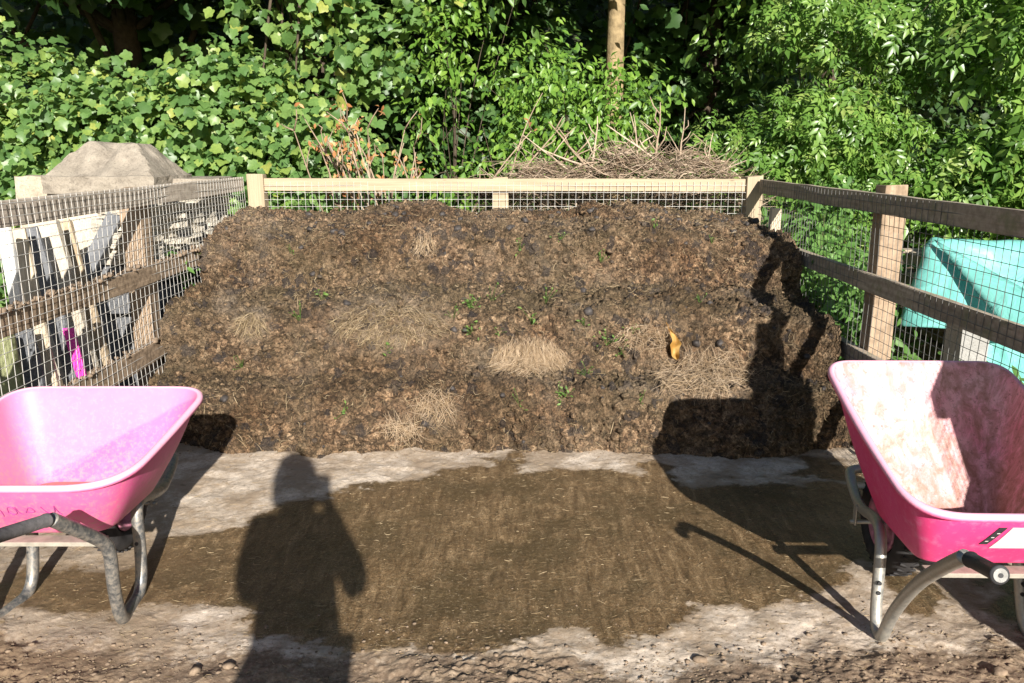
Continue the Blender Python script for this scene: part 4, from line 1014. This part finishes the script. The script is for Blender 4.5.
# loose flap folded over the front corner
a, b, c = Vector((2.50, 4.86, 1.03)), Vector((2.66, 4.30, .60)), Vector((3.02, 4.20, .66)); V = []; Fc = []; N_ = 12
ids = {}
for i in range(N_+1):
    for j in range(i+1):
        s_, t_ = i/N_, (j/i if i else 0); p = a.lerp(b.lerp(c, t_), s_); p += Vector((-.02, -.075*math.sin(math.pi*t_)*s_-.035, .012)); ids[(i, j)] = len(V); V.append(tuple(p-to))
for i in range(N_):
    for j in range(i+1):
        Fc.append((ids[(i, j)], ids[(i+1, j)], ids[(i+1, j+1)]))
        if j < i: Fc.append((ids[(i, j)], ids[(i+1, j+1)], ids[(i, j+1)]))
fo = mesh_np('flap', np.array(V), Fc, M_TARP, tarp, True); md = fo.modifiers.new('Solidify', 'SOLIDIFY'); md.thickness = .005
# what it covers: a stack of old pallets, seen only as dark timber below the hem
m = MB()
for k in range(6):
    for j in range(6): m.box((3.98, 4.98+j*.2, .09+k*.15), (2.3, .12, .02))
    for j in range(3): m.box((2.95+j*1.03, 5.48, .03+k*.15), (.1, 1.15, .098))
tag(m.build('pallet_stack', M_W_SIDE, None), 'stack of dark timber pallets under the turquoise tarpaulin', 'pallet stack')
rough_block('concrete_block', 'grey concrete block standing below the hem of the tarpaulin', 'block', (2.31, 4.06, 0), (.14, .16, .70), M_CONC, None, .0, 91, .006, 6)

# ------------------------------------------------------------------ vegetation
GH = 'leafy shrubs behind the left fence'
def hedge(label, x, y, z, rx, n, seed, grp=GH, ry=.75):
    bl = [(x, y, z*.36, rx, ry*1.1, z*.42, int(n*.8)), (x+.1, y+.05, z*.72, rx*.95, ry, z*.30, int(n*.95)), (x-.3*rx, y-.15, z*.55, rx*.6, ry*.8, z*.3, int(n*.4))]
    return plant('broadleaf_shrub', label, 'shrub', (x, y+.2, 0), bl, 'palm', .088, M_SYC, r0=.045, per=9, spread=.12, seed=seed, group=grp, top=(x, y+.1, z*.7), face=.75, up=.35, shell=.72)
hedge('tall lobed leaf shrub at the far left of the photo', -5.0, 8.35, 2.55, 1.0, 3000, 101)
hedge('lobed leaf shrub behind the square pale block of the pier', -4.05, 8.2, 2.15, .95, 2900, 102)
hedge('highest lobed leaf shrub right behind the capstone', -2.95, 8.25, 2.42, .95, 3100, 103)
hedge('lower lobed leaf shrub behind the left end of the back fence', -2.0, 8.0, 1.85, .85, 2400, 104)
hedge('lobed leaf shrub left of the frame edge beyond the leaning slabs', -6.6, 8.3, 2.6, 1.1, 1800, 105)
def tree(label, base, top, blobs, kind, size, mat, r0, seed, per=9, spread=.2, bark=M_BARK, name='woodland_tree', **kw):
    return plant(name, label, 'tree', base, blobs, kind, size, mat, bark, r0, per, spread, seed, kw.pop('nb', 26), 'trees of the wood behind the bay', top, **kw)
# sycamore whose lit branches hang over the middle left
tree('sycamore with hanging lit branches behind the dead orange shrub', (-2.3, 9.6, 0), (-2.0, 9.2, 5.5),
     [(-2.0, 8.5, 2.9, .95, .6, .75, 560), (-1.25, 8.3, 2.45, .5, .4, .5, 300), (-2.3, 8.9, 4.2, 1.4, .9, 1.0, 900), (-.6, 8.5, 3.2, .6, .5, .5, 300), (-2.2, 8.3, 2.0, .6, .4, .4, 220), (-1.6, 9.3, 3.9, 1.2, .7, .5, 1500)], 'palm', .102, M_SYC, .15, 201, per=9, spread=.12, shell=.35)
# overhanging dark canopy at the left and centre
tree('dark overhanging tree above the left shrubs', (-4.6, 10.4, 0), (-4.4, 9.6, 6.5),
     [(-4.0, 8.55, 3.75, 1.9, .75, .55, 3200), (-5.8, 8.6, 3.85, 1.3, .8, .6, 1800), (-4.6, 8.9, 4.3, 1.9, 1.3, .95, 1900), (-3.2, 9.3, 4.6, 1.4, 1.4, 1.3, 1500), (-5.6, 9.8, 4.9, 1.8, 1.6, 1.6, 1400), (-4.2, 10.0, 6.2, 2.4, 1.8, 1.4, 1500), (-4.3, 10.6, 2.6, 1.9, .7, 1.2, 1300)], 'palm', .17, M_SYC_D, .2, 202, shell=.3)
tree('pale barked tree with a sunlit trunk at the photo centre', (1.16, 9.4, 0), (1.24, 9.5, 6.2),
     [(.1, 8.5, 3.62, .85, .6, .5, 2000), (2.45, 8.6, 3.75, .7, .7, .55, 1700), (.55, 9.0, 4.3, .8, .7, .5, 700), (1.3, 9.9, 5.2, 1.8, 1.4, 1.4, 1500), (1.95, 9.5, 4.1, .7, .6, .7, 500)], 'oval', .13, M_SYC_D, .135, 203, bark=M_BARK_P, shell=.3, nb=0)
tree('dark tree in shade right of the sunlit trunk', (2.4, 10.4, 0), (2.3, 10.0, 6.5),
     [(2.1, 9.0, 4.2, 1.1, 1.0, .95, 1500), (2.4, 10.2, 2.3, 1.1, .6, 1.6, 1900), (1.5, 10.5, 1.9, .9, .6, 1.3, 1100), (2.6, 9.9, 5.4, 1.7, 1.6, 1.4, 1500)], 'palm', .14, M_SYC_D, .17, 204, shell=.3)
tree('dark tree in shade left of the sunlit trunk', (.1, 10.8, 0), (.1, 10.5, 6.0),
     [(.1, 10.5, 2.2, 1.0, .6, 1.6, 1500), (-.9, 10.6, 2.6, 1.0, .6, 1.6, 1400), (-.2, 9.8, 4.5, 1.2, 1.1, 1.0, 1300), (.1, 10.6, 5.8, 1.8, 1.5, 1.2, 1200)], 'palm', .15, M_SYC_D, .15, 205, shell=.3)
# small leaved shrubs in the middle
def bush(label, cat, base, blobs, kind, size, mat, seed, per=10, spread=.12, grp='leafy bushes behind the back fence', name='leafy_bush', **kw):
    return plant(name, label, cat, base, blobs, kind, size, mat, r0=.03, per=per, spread=spread, seed=seed, group=grp, **kw)
bush('upright small leaved bush between the hanging branches and the light green bush', 'bush', (-.55, 8.4, 0), [(-.6, 8.2, 2.55, .3, .3, .4, 380), (-.95, 8.4, 1.1, .35, .3, .35, 250), (-.35, 8.4, 3.1, .4, .4, .35, 260), (-.2, 8.0, 1.2, .38, .35, .3, 360), (-.75, 8.1, 1.95, .22, .25, .25, 160)], 'oval', .095, M_ELD, 301, shell=.5)
bush('rounded light green bush left of the sunlit trunk', 'bush', (.5, 8.1, 0), [(.55, 7.9, 1.75, .68, .5, .55, 1700), (1.0, 7.9, 1.95, .38, .35, .38, 700), (.15, 7.9, 2.25, .42, .4, .35, 550), (.85, 7.9, 1.5, .45, .4, .4, 600), (.05, 7.9, 1.3, .45, .4, .4, 500)], 'oval', .085, M_ELD, 302, shell=.6)
bush('low dark green bush at the right end of the brushwood', 'bush', (2.45, 7.9, 0), [(2.35, 7.6, 1.35, .42, .35, .5, 700), (2.0, 7.8, 1.5, .35, .3, .35, 350), (2.2, 7.6, .7, .5, .4, .5, 500)], 'hand', .14, M_LAUR, 303, per=5, spread=.12)
bush('broad spreading bush with long leaves above the right fence', 'bush', (3.1, 7.8, 0), [(2.85, 7.35, 1.75, .6, .45, .42, 1000), (3.5, 7.5, 2.55, .7, .5, .45, 900), (2.75, 7.5, 1.05, .6, .5, .5, 900), (3.5, 7.2, 1.3, .65, .5, .42, 700), (2.7, 7.7, 2.7, .45, .4, .35, 420)], 'hand', .15, M_LAUR, 304, per=6, spread=.10)
bush('tall bush of pointed leaves behind the broad spreading bush', 'bush', (3.3, 9.0, 0), [(2.8, 8.8, 3.0, .75, .6, .75, 1100), (3.9, 8.9, 3.3, .9, .7, .8, 1000), (3.4, 9.2, 4.4, 1.3, .9, .8, 800)], 'oval', .12, M_LAUR, 305, per=8, spread=.15)
bush('large hand leaved bush at the right edge above the tarpaulin', 'bush', (4.35, 6.9, 0), [(4.3, 6.75, 1.55, .5, .45, .42, 560), (4.1, 6.8, 2.5, .55, .45, .42, 520), (4.7, 6.8, 2.2, .6, .5, .7, 520), (4.1, 7.1, 1.1, .6, .5, .5, 480), (4.5, 6.9, 3.4, .8, .6, .6, 520)], 'hand', .21, M_LAUR, 306, per=4, spread=.16)
bush('dark leaved bush behind the tarpaulin at the right edge', 'bush', (5.6, 7.3, 0), [(5.5, 7.2, 1.5, .8, .6, 1.2, 1200), (5.6, 7.6, 3.0, .9, .7, .9, 900)], 'oval', .15, M_LAUR, 307)
bush('low leafy plants behind the left part of the back fence', 'bush', (-1.1, 7.2, 0), [(-1.4, 7.1, .65, .8, .25, .5, 900), (-.3, 7.1, .6, .7, .25, .5, 700)], 'oval', .09, M_ELD, 308)
GN = 'nettles outside the right fence'
for i, (x, y, h, lab) in enumerate(((2.14, 6.05, 1.15, 'nettle clump by the far end of the right fence'), (2.3, 5.45, .95, 'nettle clump between the fence stake and the right fence post'), (2.14, 4.95, .85, 'nettle clump just beyond the right fence post'), (2.65, 6.8, 1.35, 'tallest nettle clump behind the right corner of the bay'), (2.3, 3.9, .5, 'low nettle clump under the tarpaulin hem'), (2.25, 3.35, .45, 'nettle clump behind the right wheelbarrow'))):
    bush(lab, 'nettles', (x, y, 0), [(x, y, h*.72, .24, .3, h*.32, int(420*h)), (x+.05, y, h*.35, .3, .3, h*.35, int(360*h))], 'oval', .085, M_NET, 400+i, 8, .08, GN, 'nettle_clump', shell=.2)
for i, (x, y, lab) in enumerate(((-2.3, 5.2, 'green weed growing out of the rubble wall beside the heap'), (-2.18, 6.2, 'green weed by the far end of the left fence'), (-2.35, 3.5, 'green weed at the foot of the leaning boards'), (-2.3, 4.15, 'green weed behind the magenta board'))):
    zz = .82 if i < 2 else .12
    bush(lab, 'weed', (x, y, 0), [(x+.08, y, zz, .14, .22, .14, 130)], 'oval', .07, M_NET, 420+i, 8, .06, 'weeds outside the left fence', 'green_weed', shell=.2)
# dead shrub with orange leaves behind the back fence
def dead_shrub(label, x, y, h, w, seed, nl):
    g = random.Random(seed); t = thing('dead_shrub', label, 'dead shrub', (x, y, 0), 'dead shrubs behind the back fence'); mb = MB(); ends = []
    for k in range(11):
        a = g.uniform(-1, 1); p = Vector((g.uniform(-.05, .05), g.uniform(-.05, .05), 0)); pts = [p]; d = Vector((a*w*.55, g.uniform(-.15, .15), 1)).normalized(); L = h*g.uniform(.7, 1.05)
        for s_ in range(6): p = p+d*L/6; d = (d+Vector((a*.12*w+g.uniform(-.14, .14), g.uniform(-.12, .12), .04))).normalized(); pts.append(p)
        mb.tube(pts, [.014*(1-.75*i/6) for i in range(7)], 6)
        for j in range(5):
            q = pts[g.randint(2, 6)]; e = q+Vector((g.uniform(-.2, .2)*w+a*.05, g.uniform(-.12, .12), g.uniform(.05, .28))); mid = q.lerp(e, .5)+Vector((g.uniform(-.03, .03), 0, .0)); mb.tube([q, mid, e], [.0075, .005, .0025], 5); ends += [mid, e]
    V = np.array(mb.v); o = mesh_np('stems', V, list(mb.f), M_TWIG, t, True, {'rnd': np.clip(.55+.3*fbm(V*6, 2, seed), 0, 1)})
    gg = np.random.default_rng(seed); idx = gg.integers(0, len(ends), nl); P = np.array([ends[i][:] for i in idx])+gg.normal(size=(nl, 3))*.025
    V, Fc, r = place(leaf_template('oval'), P, gg.normal(size=(nl, 3))+SUNV, gg.normal(size=(nl, 3))+np.array([0, 0, -1.2]), .055*(.5+.7*gg.random(nl)), gg.random(nl)); mesh_np('leaves', V, Fc, M_DEADLEAF, t, False, {'rnd': r})
dead_shrub('dead shrub with curled orange leaves behind the middle of the left back rail', -.86, 6.72, 1.98, .62, 501, 300)
dead_shrub('sparser dead shrub with few brown leaves left of the orange one', -1.22, 6.75, 1.75, .55, 502, 130)
# brushwood heaped behind the back fence
g = np.random.default_rng(8); n = 3800
bx = g.uniform(-.25, 2.0, n); env = np.interp(bx, [-.25, .1, .5, 1.0, 1.5, 1.85, 2.0], [1.34, 1.40, 1.47, 1.54, 1.52, 1.40, 1.28])
by = 6.62+np.abs(g.normal(size=n))*.32; env = env+.05*np.sin(bx*9)+.03*np.sin(bx*23); bz = env-(g.random(n)**1.7)*env*.9-np.abs(by-6.95)*.25
P = np.stack([bx, by, np.maximum(bz, .03)], -1); a = g.normal(size=n)*.5
d = np.stack([np.cos(a)*np.sign(g.normal(size=n)), g.normal(size=n)*.35, np.sin(a)*.75+.1], -1)
t = thing('brushwood_pile', 'tangled pile of dead brushwood behind the right half of the back fence', 'brushwood', (.9, 6.95, 0)); o_ = np.array([.9, 6.95, 0])
V, Fc, r = fibres(P-o_, d, .12+.5*g.random(n)**2, .002+.0052*g.random(n)**2.5, g.random(n), g.normal(size=n)*.8, 3); sk = V[:, 1] < 6.47-6.95; V[sk, 1] = 6.47-6.95
tag(mesh_np('twigs', V, Fc, M_TWIG, t, False, {'rnd': r}), kind='stuff')
def stick(px, py, L, ang, seed, fork=3, r=.011):
    r *= 1.2
    g = random.Random(seed); p = at_y(px, py, 6.9); mb = MB(); d = Vector((math.sin(ang), g.uniform(-.1, .1), math.cos(ang))); pts = [p-d*.3]; q = p-d*.3
    for s_ in range(7): q = q+d*(L+.3)/7; d = (d+Vector((g.uniform(-.16, .16), g.uniform(-.1, .1), .02))).normalized(); pts.append(q)
    mb.tube(pts, [r*(1-.75*i/7) for i in range(8)], 7)
    for k in range(fork):
        b = pts[3+k % 4]; e = b+Vector((g.uniform(-.16, .16), g.uniform(-.06, .06), g.uniform(.08, .2))); mb.tube([b, b.lerp(e, .5)+Vector((g.uniform(-.03, .03), 0, 0)), e], [r*.5, r*.4, r*.2], 5)
    V = np.array(mb.v)-o_; mesh_np('branch', V, list(mb.f), M_TWIG, t, True, {'rnd': np.full(len(V), g.uniform(.5, 1))})
for (px, py, L, an, s_, fk, r) in ((655, 150, .38, .05, 1, 6, .013), (635, 152, .3, -.15, 2, 3, .01), (680, 152, .36, .1, 3, 3, .009), (575, 148, .3, -.6, 4, 4, .012), (530, 158, .42, .5, 5, 2, .009), (512, 165, .62, .25, 6, 1, .008), (600, 150, .26, .4, 7, 3, .012), (648, 158, .45, -1.1, 8, 2, .012), (560, 165, .4, -1.0, 9, 2, .01), (710, 160, .22, .3, 10, 2, .009), (545, 170, .5, 1.2, 11, 2, .011), (590, 168, .5, -1.3, 12, 1, .012)):
    stick(px, py, L, an, s_, fk, r)
# grass and leaf litter behind the back fence
n = 4200; g = np.random.default_rng(31); P = np.stack([g.uniform(-2.2, 2.2, n), g.uniform(6.42, 7.1, n), np.zeros(n)], -1)
P[:, 2] = .30+.45*g.random(n); V, Fc, r = fibres(P, np.stack([g.normal(size=n)*.25, g.normal(size=n)*.25, np.ones(n)], -1), .5+.5*g.random(n), .002+.002*g.random(n), g.random(n), g.normal(size=n)*.5, 4)
V[:, 1] = np.maximum(V[:, 1], 6.40)
tag(mesh_np('long_grass', V, Fc, M_NET, None, False, {'rnd': r}), 'long grass growing behind the back fence', 'grass', kind='stuff')
# distant dim wood
bl = [(x, 13.2+.6*math.sin(x), 2.2+1.2*math.sin(x*1.7), 1.5, 1.0, 2.6, 1500) for x in np.arange(-13, 13.5, 1.7)]+[(x, 14.2, 6.0, 1.9, 1.2, 2.2, 900) for x in np.arange(-14, 14.5, 2.2)]
(V, Fc, r), _ = leaves_in(bl, 'palm', .17, 9, .3, 601, shell=.4)
tag(mesh_np('distant_wood', V, Fc, M_WOOD_LEAF, None, False, {'rnd': r}), 'dim dense woodland filling the far background', 'woodland', kind='stuff')
def bole(label, x, y, r, seed):
    t = thing('woodland_tree', label, 'tree', (x, y, 0), 'trees of the wood behind the bay'); g = random.Random(seed); pts = [Vector((g.uniform(-.06, .06)*i, g.uniform(-.03, .03)*i, i*.9-.3)) for i in range(9)]
    MB().tube(chaikin(pts, 1), [r*(1-.5*i/16) for i in range(len(chaikin(pts, 1)))], 10).build('trunk', M_BARK, t, True)
    (V, Fc, q), _ = leaves_in([(0, 0, 6.6, 1.8, 1.6, 1.4, 900)], 'palm', .2, 8, .25, seed); mesh_np('crown', V, Fc, M_WOOD_LEAF, t, False, {'rnd': q})
bole('thin dark trunk in the shade behind the left shrubs', -3.6, 11.6, .10, 701)
bole('dark trunk in the shade behind the hanging sycamore branches', -1.5, 11.8, .13, 702)
bole('dark trunk in the shade at the right behind the tall bush', 4.2, 11.5, .14, 703)

# ------------------------------------------------------------------ the photographer, whose shadow lies across the pad
def skin(name, verts, edges, mat, parent, root=0, sub=2):
    me = bpy.data.meshes.new(name); me.from_pydata([v[:3] for v in verts], edges, []); o = bpy.data.objects.new(name, me); COL.objects.link(o); o.parent = parent
    md = o.modifiers.new('Skin', 'SKIN')
    if not me.skin_vertices: me.attributes
    for i, v in enumerate(verts):
        d = me.skin_vertices[0].data[i]; r = v[3]; d.radius = (r if not isinstance(r, tuple) else r[0], r if not isinstance(r, tuple) else r[1]); d.use_root = (i == root)
    md.use_smooth_shade = True
    s_ = o.modifiers.new('Subdivision', 'SUBSURF'); s_.levels = s_.render_levels = sub
    me.materials.append(mat); return o
M_SKIN = m_plain('skin', (.55, .33, .25), .55, .4, .08, 30); M_JACKET = m_plain('dark_jacket', (.05, .06, .08), .9, .1, .3, 60); M_TROU = m_plain('dark_trousers', (.06, .07, .1), .9, .1, .3, 60); M_HAIR = m_plain('brown_hair', (.06, .035, .02), .6, .3, .5, 60, 0, .6, .01)
po = Vector((-.035, -.29, 0)); PS = 1.03; person = thing('person', 'person in dark jacket holding a camera, seen only by the long shadow', 'person', po)
H = [(0, 0, .95, (.155, .11)), (0, 0, 1.10, (.135, .10)), (0, .01, 1.28, (.16, .11)), (0, .0, 1.42, (.15, .10)), (0, .01, 1.50, (.055, .06)), (0, .03, 1.56, (.06, .075)), (0, .035, 1.64, (.075, .095)), (0, .03, 1.71, (.06, .075)),
     (.17, 0, 1.42, .062), (.22, .06, 1.24, .05), (.21, .08, 1.21, .046), (.14, .13, 1.38, .038), (.11, .145, 1.505, .028), (.10, .15, 1.545, .03),
     (-.18, 0, 1.42, .062), (-.215, .05, 1.22, .05), (-.20, .09, 1.19, .044), (-.06, .16, 1.36, .038), (.02, .175, 1.47, .028), (.04, .175, 1.50, .03),
     (.09, 0, .86, .09), (.10, .01, .50, .062), (.10, -.01, .12, .042), (.105, .07, .045, .04), (.11, .15, .035, .035),
     (-.09, 0, .86, .09), (-.10, .01, .50, .062), (-.10, -.01, .12, .042), (-.105, .07, .045, .04), (-.11, .15, .035, .035)]
E = [(0, 1), (1, 2), (2, 3), (3, 4), (4, 5), (5, 6), (6, 7), (3, 8), (8, 9), (9, 10), (10, 11), (11, 12), (12, 13), (3, 14), (14, 15), (15, 16), (16, 17), (17, 18), (18, 19), (0, 20), (20, 21), (21, 22), (22, 23), (23, 24), (0, 25), (25, 26), (26, 27), (27, 28), (28, 29)]
# fingers and a thumb from each palm, curled round the camera body
for (pi, px_, sgn) in ((13, .10, 1), (19, .04, -1)):
    b = H[pi]
    for k in range(4):
        z0 = b[2]+.012+.0*k; xk = b[0]+(k-1.5)*.019; i0 = len(H); L = (.036, .042, .040, .032)[k]
        H += [(xk, b[1]+.008, z0+.018, .0095), (xk, b[1]+.012-.010*0, z0+.018+L*.6, .0088), (xk-.004*sgn, b[1]-.004, z0+.018+L, .008)]
        E += [(pi, i0), (i0, i0+1), (i0+1, i0+2)]
    i0 = len(H); H += [(b[0]-sgn*.034, b[1]-.015, b[2]+.0, .011), (b[0]-sgn*.045, b[1]-.028, b[2]+.022, .0095)]; E += [(pi, i0), (i0, i0+1)]
skin('body', H, E, M_SKIN, person)
J = [(0, 0, .90, (.185, .135)), (0, 0, 1.02, (.17, .125)), (0, .01, 1.26, (.175, .125)), (0, 0, 1.41, (.165, .115)), (0, .0, 1.475, (.085, .085)), (.175, 0, 1.42, .075), (.235, .06, 1.24, .066), (.22, .08, 1.205, .062), (.145, .13, 1.38, .052), (.12, .142, 1.46, .044),
     (-.185, 0, 1.42, .08), (-.22, .05, 1.22, .068), (-.205, .09, 1.18, .06), (-.08, .155, 1.34, .05), (-.01, .17, 1.43, .044), (0, 0, .80, (.20, .145))]
skin('jacket', J, [(0, 1), (1, 2), (2, 3), (3, 4), (3, 5), (5, 6), (6, 7), (7, 8), (8, 9), (3, 10), (10, 11), (11, 12), (12, 13), (13, 14), (0, 15)], M_JACKET, person)
TR = [(0, 0, .93, (.16, .115)), (.09, 0, .84, .105), (.10, .01, .50, .082), (.10, -.005, .10, .07), (-.09, 0, .84, .105), (-.10, .01, .50, .082), (-.10, -.005, .10, .07)]
skin('trousers', TR, [(0, 1), (1, 2), (2, 3), (0, 4), (4, 5), (5, 6)], M_TROU, person)
for s_ in (-1, 1):
    m = MB(); m.tube([(s_*.1, -.05, .05), (s_*.102, .0, .055), (s_*.106, .08, .045), (s_*.11, .16, .038), (s_*.112, .2, .03)], [.035, .048, .046, .042, .02], 14); m.build('shoe', M_BLACK, person, True)
# head detail: nose, ears, eyes, and a mop of curly hair
m = MB(); m.tube([(0, .115, 1.665), (0, .135, 1.635), (0, .122, 1.622)], [.008, .013, .009], 8); m.build('nose', M_SKIN, person, True)
for s_ in (-1, 1):
    MB().tube([(s_*.074, .03, 1.66), (s_*.084, .022, 1.645), (s_*.076, .03, 1.615)], [.010, .012, .008], 8).build('ear', M_SKIN, person, True)
    MB().tube([(s_*.032, .108, 1.652), (s_*.032, .118, 1.652)], [.011, .008], 10).build('eye', M_LABEL, person, True)
MB().tube([(-.024, .118, 1.592), (0, .126, 1.590), (.024, .118, 1.592)], [.004, .007, .004], 8).build('mouth', m_plain('lip', (.45, .2, .17), .5, .4, .1), person, True)
import bmesh
bm = bmesh.new(); bmesh.ops.create_icosphere(bm, subdivisions=4, radius=1); V = np.array([v.co[:] for v in bm.verts]); T_ = np.array([[v.index for v in f.verts] for f in bm.faces]); bm.free()
d = 1+.13*fbm(V*3.2, 4, 3); V = V*d[:, None]*np.array([.122, .125, .150])+np.array([-.01, -.01, 1.645]); fr_ = (V[:, 1] > .07) & (V[:, 2] < 1.70); V[fr_, 1] = .07-(V[fr_, 1]-.07)*.3
mesh_np('hair', V, T_, M_HAIR, person, True)
person.scale = (PS*.85, PS, PS)
cam_thing = thing('camera', 'black camera held to the face of the person', 'camera', (.0, -.085, 1.55))
MB().box((0, -.012, -.005), (.13, .045, .085)).build('camera_body', M_BLACK, cam_thing, bevel=.008)
MB().lathe([(.008, .001), (.008, .032), (.035, .033), (.045, .036), (.045, .03), (.03, .026), (.03, .001)], (0, 0, 0), 'Y', 28, False).build('lens', M_BLACK, cam_thing, True)
MB().box((0, -.012, .047), (.05, .04, .028), None, .7).build('viewfinder_hump', M_BLACK, cam_thing, bevel=.005)

# ------------------------------------------------------------------ light, sky, camera
wd = bpy.data.worlds.new('World'); SC.world = wd; wd.use_nodes = True; nt = wd.node_tree
sky = nt.nodes.new('ShaderNodeTexSky'); sky.sky_type = 'NISHITA'; sky.sun_disc = False
EL = math.atan2(.381, .9245); sky.sun_elevation = EL; sky.sun_rotation = math.atan2(SUNV[0], SUNV[1]); sky.air_density = 1.0; sky.dust_density = .6
nt.links.new(sky.outputs[0], nt.nodes['Background'].inputs[0]); nt.nodes['Background'].inputs[1].default_value = .05
sl_ = bpy.data.lights.new('Sun', 'SUN'); sl_.energy = 5.0; sl_.angle = R(.53); sl_.color = (1, .95, .875)
so = bpy.data.objects.new('Sun', sl_); COL.objects.link(so); so.rotation_euler = Vector(-SUNV).to_track_quat('-Z', 'Y').to_euler(); so.location = (3, -8, 6)
cd = bpy.data.cameras.new('Camera'); cd.sensor_width = 36; cd.lens = F/1024*36; cd.clip_start = .02; cd.clip_end = 400
co = bpy.data.objects.new('Camera', cd); COL.objects.link(co); co.location = (0, 0, CAM_Z); co.rotation_euler = (R(90)-PITCH, 0, 0); SC.camera = co
SC.view_settings.view_transform = 'Standard'; SC.view_settings.look = 'None'; SC.view_settings.exposure = 1.1; SC.view_settings.gamma = 1; SC.view_settings.use_curve_mapping = False
SC.render.engine = 'CYCLES'; SC.cycles.use_denoising = True; SC.cycles.max_bounces = 5; SC.cycles.diffuse_bounces = 3; SC.cycles.transparent_max_bounces = 4
